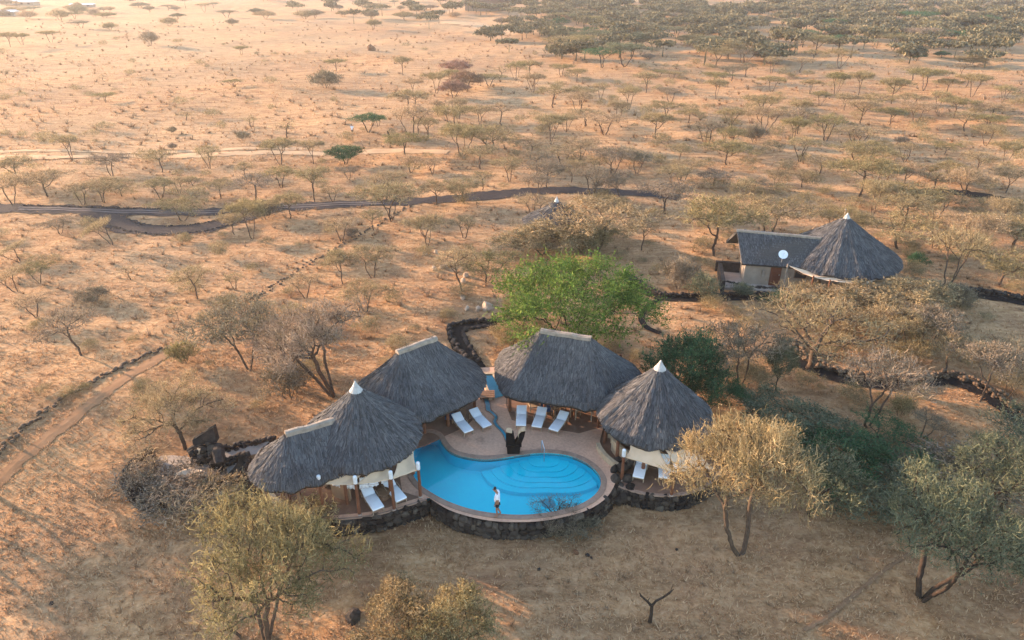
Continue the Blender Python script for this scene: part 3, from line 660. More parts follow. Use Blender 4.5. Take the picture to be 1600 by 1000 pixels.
A = offset_poly([Vector((p.x, p.y)) for p in DECK], -0.16)[:14]; mb = MB(); mb.prism([Vector((p.x, p.y)) for p in front[:14]]+A[::-1], -0.5, 0.16); mb.build('kerb_top', M['kerb'], kb)

# left hipped pavilion
h2 = thing('hipped_pavilion', 'grey thatched hipped pavilion behind the left cone, pale ridge', 'pavilion', (-5.2, 33.7, 0))
R2A, R2B = Vector((-6.15, 33.05)), Vector((-4.50, 34.40))
thatch_roof(h2, eave_poly(R2A, R2B, 2.95), R2A, R2B, 2.2, 4.98); ridge_cap(h2, R2A, R2B, 5.0, M['plaster'], 0.2, 0.2, 0.22)
posts(h2, [(-2.25, 34.5), (-2.6, 35.9), (-5.0, 32.2), (-6.1, 32.2), (-3.7, 32.9), (-7.9, 32.3), (-3.4, 36.6)], 0, 2.5)
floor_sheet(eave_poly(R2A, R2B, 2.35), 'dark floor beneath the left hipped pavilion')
tq = math.atan2(1.4, 1.8)
mb = MB(); mb.box((-6.0, 35.55, 1.1), (4.0, 0.18, 2.2), tq); mb.build('wall', M['wall_ochre'], h2)
mb = MB(); mb.box((-8.35, 33.3, 1.1), (0.18, 3.0, 2.2), tq); mb.build('wall', M['wall_ochre'], h2)

# right hipped pavilion
h3 = thing('hipped_pavilion', 'large grey thatched hipped pavilion in the middle with sunlit left end', 'pavilion', (3.1, 35.0, 0))
R3A, R3B = Vector((1.76, 35.05)), Vector((4.36, 34.15))
ev3 = [(-0.45, 32.85), (1.8, 32.35), (4.55, 31.55), (6.9, 33.2), (7.9, 35.3), (6.6, 37.4), (4.8, 38.2), (1.2, 38.6), (-0.6, 38.0), (-1.05, 36.6), (-0.95, 34.6)]
ev3s = []
for i in range(len(ev3)):
    a, b, c = Vector(ev3[i-1]), Vector(ev3[i]), Vector(ev3[(i+1) % len(ev3)])
    for t in (0, 0.25, 0.5, 0.75, 1): ev3s.append(b.lerp(a, 0.22).lerp(b, t).lerp(b.lerp(c, 0.22*t), t))
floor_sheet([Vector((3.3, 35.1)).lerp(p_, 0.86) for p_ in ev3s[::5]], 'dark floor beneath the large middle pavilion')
thatch_roof(h3, ev3s, R3A, R3B, 2.2, 5.18, sag=0.08); ridge_cap(h3, R3A, R3B, 5.2, M['plaster'], 0.2, 0.2, 0.1)
posts(h3, [(-0.12, 34.4), (1.95, 34.2), (3.7, 33.6), (5.1, 33.2), (-0.6, 36.6), (6.9, 34.0), (6.7, 36.8), (1.3, 38.0), (4.5, 37.7)], 0, 2.55)
mb = MB(); mb.box((4.2, 37.0, 1.1), (4.6, 0.2, 2.2), R(-14)); mb.build('wall', M['wall_ochre'], h3)
mb = MB(); mb.box((6.55, 35.4, 1.1), (0.2, 2.6, 2.2), R(-14)); mb.build('wall', M['wall_ochre'], h3)

# right conical hut
hR = thing('thatched_hut', 'conical thatched hut right of the pool with white tip', 'hut', (HUTR.x, HUTR.y, 0))
thatch_roof(hR, eave_poly(HUTR, HUTR, 3.12), HUTR, HUTR, 2.15, 5.2); cone_cap(hR, HUTR, 4.92, 5.45, 0.29, M['white_cap'])
posts(hR, [(HUTR.x+2.6*math.cos(R(t)), HUTR.y+2.6*math.sin(R(t))) for t in (175, 215, 250, 290, 330, 10, 60, 120)], -0.08, 2.5)
arc_wall(hR, HUTR, 2.2, -10, 190, -0.08, 2.35, M['wall_ochre']); arc_wall(hR, HUTR, 2.35, 190, 232, -0.08, 0.75, M['kerb'], 0.2, 'low_wall')
pl = thing('stepped_wall', 'stepped sandy wall catching sun beside the right cone', 'wall', G0(950, 690, 0))
stp = [G0(x, y, 0) for x, y in ((944, 668), (948, 675), (952, 682), (956, 690), (960, 698))]
for k, p in enumerate(stp):
    mb = MB(); mb.box((p.x+0.12, p.y, 0.34-0.03*k), (0.34, 0.42, 0.68-0.06*k), R(-20)); mb.build('block', M['kerb'], pl)
cb = thing('curved_bench', 'low curved plaster bench edge left of the right hut terrace', 'bench', (5.1, 29.9, 0))
arc_wall(cb, HUTR, 3.15, 186, 224, -0.06, 0.34, M['kerb'], 0.22, 'seat')

# small thatched roof among the trees behind the green tree
hb_c = GT(868, 372).to_2d(); zb = float(terr(hb_c.x, hb_c.y))
hb = thing('thatched_hut', 'small conical thatched roof half hidden behind the bright green tree', 'hut', (hb_c.x, hb_c.y, zb))
zt = 4.2
for _ in range(40):
    if PR(hb_c.x, hb_c.y, zb+zt)[1] > 318: zt += 0.1
thatch_roof(hb, eave_poly(hb_c, hb_c, 3.4), hb_c, hb_c, zb+1.7, zb+zt-0.35, density=90); cone_cap(hb, hb_c, zb+zt-0.75, zb+zt, 0.34, M['white_cap'])
arc_wall(hb, hb_c, 2.8, 0, 359, zb-0.2, zb+2.0, M['wall'], 0.2)

# house with satellite dish ------------------------------------------------------------
HC = Vector((27.06, 53.43)); hz = float(terr(27, 52))
hs = thing('thatched_house', 'tan house with grey thatched cone and long lean wing, white dish', 'house', (HC.x, HC.y, hz))
thatch_roof(hs, eave_poly(HC, HC, 4.8), HC, HC, 2.42, 5.75, thick=0.2, density=190); cone_cap(hs, HC, 5.38, 6.02, 0.36, M['white_cap'])
mb = MB(); mb.tube([(HC.x-0.25, HC.y, 5.4), (HC.x-0.25, HC.y, 6.25)], 0.025, 6); mb.lathe((HC.x-0.25, HC.y, 6.22), [(0.03, 0), (0.08, 0.06), (0.03, 0.13)], 8); mb.build('finial', M['plaster'], hs)
wa, wb = Vector((18.62, 51.79)), Vector((24.6, 50.65)); ra_, rb_ = Vector((18.71, 54.45)), Vector((24.95, 52.7)); bk = (ra_-wa)
def quad_roof(root, a, b, c, d, z0, z1, density=190):
    """thatch slab, a-b eave (z0), d-c ridge (z1)"""
    A, B, Cc, D = (np.array([*a, z0]), np.array([*b, z0]), np.array([*c, z1]), np.array([*d, z1]))
    nrm = np.cross(B-A, D-A); nrm /= np.linalg.norm(nrm); nrm *= np.sign(nrm[2])
    lo = [p-nrm*0.25 for p in (A, B, Cc, D)]
    mb = MB(); mb.add([A, B, Cc, D]+lo, [(0, 1, 2, 3), (7, 6, 5, 4), (0, 4, 5, 1), (1, 5, 6, 2), (2, 6, 7, 3), (3, 7, 4, 0)]); sh = mb.build('wing_roof', M['thatch_core'], root)
    k = int(np.linalg.norm(B-A)*np.linalg.norm(D-A)*density); u = rng.random(k)[:, None]; v = rng.random(k)[:, None]
    L_ = np.linalg.norm(D-A); v = np.floor(v*L_/0.26)*0.26/L_+rng.normal(0.01, 0.012, (k, 1)); v = np.clip(v, -0.01, 0.9)
    p = A+(B-A)*u+(D-A)*v*(1-u)+(Cc-B)*v*u; sd_ = (B-A)/np.linalg.norm(B-A); up = (D-A)/L_
    w = rng.uniform(0.014, 0.034, (k, 1)); ln = rng.uniform(0.3, 0.55, (k, 1)); lf = rng.uniform(0.012, 0.075, (k, 1))
    V4 = np.stack([p-sd_*w+nrm*lf-up*0.05, p+sd_*w+nrm*lf-up*0.05, p+sd_*w+up*ln+nrm*0.012, p-sd_*w+up*ln+nrm*0.012], 1).reshape(-1, 3); q4 = np.arange(k)[:, None]*4
    th = obj('thatch', mesh_np('thatch', V4, np.concatenate([q4+[0, 1, 2], q4+[0, 2, 3]])), M['thatch'], sh); th['kind'] = 'stuff'
quad_roof(hs, wa, wb, rb_, ra_, 2.3, 4.15)
quad_roof(hs, wb+bk*2.0, wa+bk*2.0, ra_+bk*0.05, rb_+bk*0.05, 2.3, 4.10, 20)
ridge_cap(hs, ra_, rb_, 4.2, M['plaster'], 0.14, 0.18, 0.05)
wd = (wb-wa).normalized(); wn_ = Vector((wd.y, -wd.x))
fa = wa-wn_*0.42+wd*0.35; fb = wb-wn_*0.42
mb = MB(); mb.prism([fa, fb, fb-wn_*3.3, fa-wn_*3.3], hz-0.4, 2.25); mb.build('wall', M['wall'], hs)
ga = fa-wn_*0.25; gr_ = ra_+wd*0.35; gb = fa-wn_*3.1
mb = MB(); mb.add([(ga.x, ga.y, 2.24), (gb.x, gb.y, 2.24), (gr_.x, gr_.y, 3.8)], [(0, 1, 2), (2, 1, 0)]); mb.build('gable', M['wall'], hs)
arc_wall(hs, HC, 4.0, 0, 215, hz-0.3, 2.5, M['wall']); arc_wall(hs, HC, 3.0, 200, 330, hz-0.3, 2.5, M['wall'])
def on_wall(s, z, w, h, dpt, name, mat, parent=None, off=0.0):
    c_ = fa+wd*s+wn_*(dpt/2+off-0.02); mb = MB(); mb.box((c_.x, c_.y, z), (w, dpt, h), math.atan2(wd.y, wd.x)); return mb.build(name, mat, parent or hs)
dr = on_wall(2.42, hz+1.05, 0.82, 2.1, 0.10, 'door', M['door']); on_wall(2.7, hz+1.0, 0.06, 0.12, 0.06, 'handle', M['metal'], dr, 0.09)
for s in (1.45, 3.35):
    c_ = fa+wd*s+wn_*0.09; mb = MB(); mb.lathe((c_.x, c_.y, hz+0.75), [(0.10, 0), (0.13, 0.04), (0.13, 0.52), (0.10, 0.58)], 12); mb.build('wall_lamp', M['plaster'], hs)
wnw = on_wall(4.35, hz+1.3, 1.0, 1.0, 0.08, 'window', M['wood']); on_wall(4.35, hz+1.3, 0.86, 0.86, 0.03, 'pane', M['glass'], wnw, 0.075)
mb = MB(); c0 = fa-wd*1.7+wn_*1.2; mb.prism([c0, fb+wn_*1.2, fb+wn_*0.0, fa+wn_*0.0, fa-wn_*2.5, fa-wd*1.7-wn_*2.5], hz-0.4, hz+0.02); tag(mb.build('house_terrace', M['concrete']), 'pinkish terrace slab in front of the dish house', 'terrace', kind='structure')
yw = thing('yard_wall', 'low dark stone wall at the left corner of the house yard', 'wall', (c0.x, c0.y, hz))
mb = MB(); mid_ = c0-wn_*2.0; mb.box(((c0.x+mid_.x)/2-0.1, (c0.y+mid_.y)/2, hz+0.5), (0.3, 3.8, 1.0), math.atan2(wd.y, wd.x)); mb.build('wall', M['lava'], yw)
mb = MB(); mb.box((mid_.x+0.9, mid_.y+1.35, hz+0.45), (2.0, 0.3, 0.9), math.atan2(wd.y, wd.x)); mb.build('wall', M['lava'], yw)
dsh = thing('satellite_dish', 'white round satellite dish on the thatched wing roof', 'dish', G0(1222, 405, 3.1))
dp = wloc(dsh); fv = Vector((-0.1, -0.75, 0.62)).normalized(); rq = fv.to_track_quat('Z', 'Y').to_matrix()
mb = MB(); rings_ = [(0.0, 0.0), (0.14, 0.01), (0.26, 0.04), (0.36, 0.085)]; vs = []; fs = []
for r_, z_ in rings_[1:]:
    for k in range(24): vs.append(dp+Vector((0, 0, 0.38))+rq @ Vector((r_*math.cos(2*PI*k/24), r_*math.sin(2*PI*k/24), z_)))
vs.append(dp+Vector((0, 0, 0.38)))
for j in range(2):
    for k in range(24): fs.append((j*24+k, j*24+(k+1) % 24, (j+1)*24+(k+1) % 24, (j+1)*24+k))
fs += [(72, (k+1) % 24, k) for k in range(24)]
mb.add(vs, fs); mb.build('reflector', M['dish'], dsh, smooth=True)
mb = MB(); mb.tube([dp-Vector((0, 0, 0.25)), dp+Vector((0, 0.03, 0.2)), dp+Vector((0, 0.02, 0.38))], 0.03, 8); mb.build('mast', M['metal'], dsh)
mb = MB(); mb.tube([dp+Vector((0, 0, 0.20)), dp+Vector((0, 0, 0.38))+fv*0.34], 0.012, 6); mb.lathe(dp+Vector((0, 0, 0.36))+fv*0.34, [(0.03, 0), (0.03, 0.07)], 8); mb.build('feed_arm', M['metal'], dsh)

# ------------------------------------------------------------------ shade sails, posts with lamps
def lamp_post(px, py, top, label, z=0.0):
    p = G0(px, py, z); t = thing('lamp_post', label, 'post', p)
    mb = MB(); mb.tube([p, p+Vector((0.01, 0, top*0.5)), p+Vector((0, 0, top))], [0.085, 0.08, 0.072], 10); mb.build('pole', M['post'], t)
    mb = MB(); mb.lathe(p+Vector((0, 0, top)), [(0.05, 0), (0.10, 0.02), (0.10, 0.40), (0.08, 0.44), (0.02, 0.46)], 12); mb.build('lamp_shade', M['lamp'], t)
    mb = MB(); mb.lathe(p, [(0.11, 0), (0.11, 0.04), (0.09, 0.06)], 10); mb.build('footing', M['concrete'], t)
    return p+Vector((0, 0, top-0.06))
T1 = lamp_post(507, 803, 1.95, 'red-brown lamp post at the left of the hut terrace, half behind golden brush')
T2 = lamp_post(562, 804, 1.95, 'red-brown lamp post left of the two terrace loungers')
T3 = lamp_post(616, 796, 1.95, 'red-brown lamp post in front of the right terrace lounger')
T4 = lamp_post(657, 776, 1.75, 'dark lamp post at the corner where terrace meets pool')
T5 = lamp_post(971, 750, 1.55, 'red-brown lamp post left of the right hut loungers', -0.08)
T6 = lamp_post(1049, 774, 1.5, 'lamp post in the golden tree before the right hut', -0.08)
def sail(label, A, B, Cc, D, droop=0.18, n=10, name='shade_sail'):
    """A,B outer corners (posts), C,D inner corners (eave)"""
    A, B, Cc, D = (Vector(v) for v in (A, B, Cc, D)); root = thing(name, label, 'sail', A)
    vs = []; fs = []
    for j in range(n+1):
        v = j/n
        for i in range(n+1):
            u = i/n; ui = u+(0.5-u)*0.16*math.sin(PI*v); vi = v+(0.5-v)*0.14*math.sin(PI*u)
            p = A.lerp(B, ui).lerp(D.lerp(Cc, ui), vi); p.z -= droop*math.sin(PI*u)*(1-0.4*v)*1.0*(0.6+0.4*math.sin(PI*v))+0.012*math.sin(u*14); vs.append(p)
    m_ = n+1
    for j in range(n):
        for i in range(n): fs.append((j*m_+i, j*m_+i+1, (j+1)*m_+i+1, (j+1)*m_+i))
    mb = MB(); mb.add(vs, fs); o = mb.build('cloth', M['canvas'], root, smooth=True)
    s = o.modifiers.new('thickness', 'SOLIDIFY'); s.thickness = 0.015
    mb = MB(); mb.tube([A+(Cc-A)*0.0, A.lerp(B, 0.5)-Vector((0, 0, droop*1.05)), B], 0.008, 5); mb.build('edge_cord', M['wood'], root)
    return root
def eave_pt(c, r, deg, z=2.18): return Vector((c.x+r*math.cos(R(deg)), c.y+r*math.sin(R(deg)), z))
T0 = G0(450, 785, 0)+Vector((0, 0, 1.8))
sail('beige shade sail at the left of the hut terrace', T0+Vector((0.15, 0.4, 0.05)), T1, eave_pt(HUT1, 2.85, 257), eave_pt(HUT1, 2.9, 232, 2.0), 0.14)
sail('beige shade sail between the two left lamp posts', T1, T2, eave_pt(HUT1, 2.85, 282), eave_pt(HUT1, 2.85, 262), 0.14)
sail('beige shade sail above the white terrace loungers', T2, T3, eave_pt(HUT1, 2.85, 310), eave_pt(HUT1, 2.85, 286), 0.14)
sail('beige shade sail reaching to the pool corner post', T3, T4, eave_pt(HUT1, 2.85, 345), eave_pt(HUT1, 2.85, 318), 0.14)
sail('sunlit ribbed shade sail in front of the right hut', T5+Vector((0.05, 0, 0)), T6, eave_pt(HUTR, 2.85, 262), eave_pt(HUTR, 2.85, 233), 0.12)
T7 = G0(1110, 772, -0.08)+Vector((0, 0, 1.6))
sail('beige shade sail partly behind the golden tree', T6, T7, eave_pt(HUTR, 2.85, 300), eave_pt(HUTR, 2.85, 266), 0.12)
hp = []
for k, (x, y, zt_) in enumerate(((1231, 414, 2.5), (1271, 433, 2.2), (1297, 439, 2.15), (1352, 446, 2.15))):
    tp_ = G0(x, y, zt_); p = Vector((tp_.x, tp_.y, float(terr(tp_.x, tp_.y)))); hp.append(tp_)
    mb = MB(); mb.tube([p, tp_+Vector((0, 0, 0.1))], 0.07, 8); mb.build('post', M['post'] if k else M['plaster'], hs)
sail('curved cream shade sail beside the house wing', hp[0], hp[1], eave_pt(HC, 4.6, 252, 2.25), eave_pt(HC, 4.6, 226, 2.2), 0.22)
sail('small cream shade sail in the middle of the house front', hp[1], hp[2], eave_pt(HC, 4.6, 264, 2.25), eave_pt(HC, 4.6, 255, 2.25), 0.10)
sail('wide cream shade sail at the right of the house front', hp[2]+Vector((0.25, 0, 0)), hp[3], eave_pt(HC, 4.6, 290, 2.25), eave_pt(HC, 4.6, 268, 2.25), 0.12)

# ------------------------------------------------------------------ furniture
def cushion_mesh(name, lx, ly, h, seg=6):
    bm = bmesh.new(); bmesh.ops.create_cube(bm, size=1.0)
    bmesh.ops.scale(bm, vec=(lx, ly, h), verts=bm.verts); bmesh.ops.bevel(bm, geom=bm.edges[:], offset=h*0.35, segments=3, profile=0.6, affect='EDGES')
    me = bpy.data.meshes.new(name); bm.to_mesh(me); bm.free(); return me
def make_lounger():
    t = thing('sun_lounger', 'white cushioned wooden sun lounger', 'sun lounger', group='white sun loungers')
    W, SL, BL, ang = 0.64, 1.22, 0.66, R(26)           # foot end at -y, back raised at +y
    mb = MB()
    for s in (-1, 1): mb.box((s*(W/2-0.03), -0.06, 0.28), (0.05, 1.80, 0.07))
    for y in (-0.93, 0.2, 0.82): mb.box((0, y, 0.28), (W-0.12, 0.05, 0.06))
    mb.build('frame', M['wood_pale'], t, False)
    for sx in (-1, 1):
        for y in (-0.90, 0.78):
            mb = MB(); mb.box((sx*(W/2-0.03), y, 0.125), (0.055, 0.055, 0.25)); mb.build('leg', M['wood_pale'], t, False)
    for sx in (-1, 1):
        mb = MB(); mb.tube([(sx*(W/2+0.03), -0.05, 0.27), (sx*(W/2+0.05), -0.02, 0.46), (sx*(W/2+0.05), 0.38, 0.50), (sx*(W/2+0.03), 0.5, 0.30)], 0.022, 6); mb.build('armrest', M['wood_pale'], t, False)
    me = cushion_mesh('seat_cushion', W-0.02, SL, 0.10); o = obj('seat_cushion', me, M['cushion'], t, False, True); o.location = (0, -0.98+SL/2, 0.37)
    me = cushion_mesh('back_cushion', W-0.02, BL, 0.10); o = obj('back_cushion', me, M['cushion'], t, False, True)
    o.location = (0, 0.27+BL/2*math.cos(ang), 0.37+BL/2*math.sin(ang)); o.rotation_euler = (ang, 0, 0)
    tl = Matrix.Rotation(ang, 3, 'X'); mb = MB(); mb.box((0, 0.29+BL/2*math.cos(ang), 0.30+BL/2*math.sin(ang)), (W-0.14, BL, 0.035), 0, tl); mb.build('back_frame', M['wood_pale'], t, False)
    return t
def copy_tree(o, parent=None):
    c = o.copy(); C.objects.link(c); c.parent = parent
    for ch in list(o.children): copy_tree(ch, c)
    return c
LN = make_lounger()
lng = [((574, 766), (592, 796), 0, 'white sun lounger on the left terrace nearest the middle lamp post'),
       ((609, 756), (628, 782), 0, 'white sun lounger at the right of the left terrace behind a post'),
       ((718, 655), (733, 675), 0, 'white sun lounger left of the water channel, nearest the pool'),
       ((744, 646), (762, 667), 0, 'white sun lounger left of the water channel, nearest its bend'),
       ((815, 641), (814, 666), 0, 'leftmost white sun lounger of the three before the large pavilion'),
       ((846, 643), (838, 668), 0, 'middle white sun lounger of the three before the large pavilion'),
       ((879, 650), (864, 673), 0, 'rightmost white sun lounger of the three before the large pavilion'),
       ((1004, 717), (997, 747), -0.08, 'white sun lounger on the right terrace beside the lamp post'),
       ((1038, 719), (1038, 748), -0.08, 'white sun lounger on the right terrace half behind golden twigs')]
for k, (hd, ft, z, lab) in enumerate(lng):
    a, b = G0(*hd, z+0.45), G0(*ft, z+0.3); o = LN if k == 0 else copy_tree(LN)
    d = Vector((a.x-b.x, a.y-b.y)); u_ = d.normalized(); o.location = (b.x+u_.x*0.90, b.y+u_.y*0.90, z); o.rotation_euler = (0, 0, math.atan2(d.y, d.x)-PI/2); o['label'] = lab; o.scale = (0.95, 0.90, 0.9)

def make_chair():
    t = thing('dining_chair', 'wooden dining chair', 'chair', group='dining chairs under the large pavilion')
    mb = MB(); mb.box((0, 0, 0.44), (0.46, 0.46, 0.05)); mb.build('seat', M['wood'], t, False)
    for sx in (-1, 1):
        for sy in (-1, 1):
            mb = MB(); mb.box((sx*0.2, sy*0.2, 0.21), (0.045, 0.045, 0.42)); mb.build('leg', M['wood'], t, False)
    mb = MB()
    for sx in (-1, 1): mb.box((sx*0.2, 0.21, 0.7), (0.045, 0.04, 0.48))
    for z in (0.62, 0.76, 0.90): mb.box((0, 0.21, z), (0.36, 0.025, 0.07))
    mb.build('backrest', M['wood'], t, False); return t
CH = make_chair()
for k, (x, y, rz, lab) in enumerate([(868, 648, 200, 'wooden dining chair nearest the rightmost lounger, reddish seat'), (863, 638, 20, 'dark wooden dining chair behind the left dining table'), (903, 648, 70, 'pale wooden dining chair at the left of the right dining table'), (925, 640, 10, 'dark wooden dining chair behind the right dining table'), (886, 640, -70, 'dark wooden dining chair at the right of the left dining table')]):
    o = CH if k == 0 else copy_tree(CH); o.location = G0(x, y, 0.0); o.rotation_euler = (0, 0, R(rz)); o['label'] = lab
def make_table():
    t = thing('dining_table', 'wooden dining table', 'table', group='dining tables under the large pavilion')
    mb = MB()
    for k in range(5): pass
    for k in range(5):
        m2 = MB(); m2.box((0, -0.36+0.18*k, 0.74), (1.05, 0.172, 0.04)); m2.build('board', M['wood_pale'], t, False)
    for sx in (-1, 1):
        for sy in (-1, 1):
            m2 = MB(); m2.box((sx*0.46, sy*0.37, 0.36), (0.06, 0.06, 0.72)); m2.build('leg', M['wood_pale'], t, False)
    return t
TB = make_table(); TB.location = G0(880, 645, 0); TB.rotation_euler = (0, 0, R(-10)); TB['label'] = 'wooden dining table at the left under the large pavilion'
tb2 = copy_tree(TB); tb2.location = G0(913, 652, 0); tb2.rotation_euler = (0, 0, R(-14)); tb2['label'] = 'wooden dining table at the right under the large pavilion'
ac = thing('armchair', 'pale wooden armchair in the sun stripe under the large pavilion', 'armchair', G0(834, 640, 0), R(15))
mb = MB(); mb.box((0, 0, 0.36), (0.6, 0.6, 0.08)); mb.build('seat', M['wood_pale'], ac, False)
mb = MB(); mb.box((0, 0.3, 0.62), (0.6, 0.06, 0.46)); mb.build('backrest', M['wood_pale'], ac, False)
for sx in (-1, 1):
    mb = MB(); mb.box((sx*0.31, 0, 0.6), (0.06, 0.64, 0.05)); mb.box((sx*0.31, -0.28, 0.3), (0.05, 0.05, 0.6)); mb.box((sx*0.31, 0.28, 0.3), (0.05, 0.05, 0.6)); mb.build('side', M['wood_pale'], ac, False)
bs = thing('floor_cushion', 'dark blue cushion behind the middle lounger under the large pavilion', 'cushion', G0(854, 640, 0)); o = obj('pad', cushion_mesh('pad', 0.8, 0.6, 0.3), M['blue'], bs, False, True); o.location = (0, 0, 0.15)
bs = thing('floor_cushion', 'blue floor cushion under the eave of the left hipped pavilion', 'cushion', G0(704, 653, 0)); o = obj('pad', cushion_mesh('pad', 0.65, 0.5, 0.22), M['blue'], bs, False, True); o.location = (0, 0, 0.11)
stt = thing('side_table', 'small dark wooden side table behind the left loungers', 'table', G0(721, 648, 0))
mb = MB(); mb.box((0, 0, 0.5), (0.55, 0.45, 0.04)); mb.build('top', M['wood'], stt, False)
for sx in (-1, 1):
    for sy in (-1, 1): mb = MB(); mb.box((sx*0.24, sy*0.19, 0.24), (0.05, 0.05, 0.48)); mb.build('leg', M['wood'], stt, False)
wt = thing('wicker_table', 'round brown wicker table between the terrace loungers', 'table', G0(600, 778, 0))
mb = MB(); mb.lathe((0, 0, 0), [(0.24, 0), (0.30, 0.1), (0.20, 0.24), (0.30, 0.38), (0.34, 0.40), (0.34, 0.43)], 18); mb.build('basket', M['wood'], wt, False)
for k, (x, y) in enumerate(((449, 782), (462, 777))):
    bt = thing('bar_stool', ('wooden bar stool nearest the curved kerb' if k == 0 else 'wooden bar stool with pale seat beneath the extension eave'), 'stool', G0(x, y, 0), group='wooden stools under the extension')
    for sx in (-1, 1):
        for sy in (-1, 1): mb = MB(); mb.tube([(sx*0.2, sy*0.2, 0), (sx*0.15, sy*0.15, 0.72)], 0.03, 6); mb.build('leg', M['post'], bt, False)
    mb = MB(); mb.lathe((0, 0, 0.70), [(0.22, 0), (0.23, 0.04), (0.2, 0.06)], 14); mb.build('seat', M['cushion'] if k else M['wood'], bt, False)
# towels on the rail under the left hut
rl_ = thing('towel_rail', 'wooden rail under the left hut eave carrying towels', 'rail', eave_pt(HUT1, 2.3, 255, 0))
pts = [eave_pt(HUT1, 2.45, a_, 1.62) for a_ in range(238, 342, 8)]; mb = MB(); mb.tube(pts, 0.025, 6); mb.build('bar', M['wood'], rl_)
for k, a_ in enumerate((248, 266, 281, 292, 306)):
    p = eave_pt(HUT1, 2.45, a_, 1.63); tw = thing('towel', ['leftmost white towel hanging behind the left lamp post', 'white towel hanging left of the middle lamp post', 'white towel hanging right of the middle lamp post', 'white towel hanging above the back of the terrace lounger', 'rightmost white towel hanging under the hut eave'][k], 'towel', p, group='white towels on the rail')
    t = Vector((-math.sin(R(a_)), math.cos(R(a_)), 0)); o_ = Vector((math.cos(R(a_)), math.sin(R(a_)), 0)); vs = []; fs = []
    for j in range(6):
        for i in range(9):
            wv = 0.03*math.sin(i*1.9+k)*(0.4+j/5); vs.append(p+t*((i/8-0.5)*0.36*(1+0.06*j))+o_*(0.035+wv)-Vector((0, 0, j/5*0.68)))
    for j in range(5):
        for i in range(8): fs.append((j*9+i, j*9+i+1, (j+1)*9+i+1, (j+1)*9+i))
    mb = MB(); mb.add(vs, fs); o = mb.build('cloth', M['towel'], tw, smooth=True); s_ = o.modifiers.new('thickness', 'SOLIDIFY'); s_.thickness = 0.012
lpA = thing('arm_lamp', 'post with hanging white lamp beside the large pavilion', 'lamp', G0(934, 668, 0))
p = wloc(lpA); mb = MB(); mb.tube([p, p+Vector((0, 0, 1.8))], 0.06, 8); mb.build('pole', M['post'], lpA)
mb = MB(); mb.tube([p+Vector((0.08, 0, 1.72)), p+Vector((-0.3, 0, 1.66))], 0.025, 6); mb.build('arm', M['metal'], lpA)
mb = MB(); mb.lathe(p+Vector((-0.28, 0, 1.38)), [(0.13, 0), (0.12, 0.06), (0.03, 0.2), (0.02, 0.28)], 12); mb.build('lamp_shade', M['lamp'], lpA)

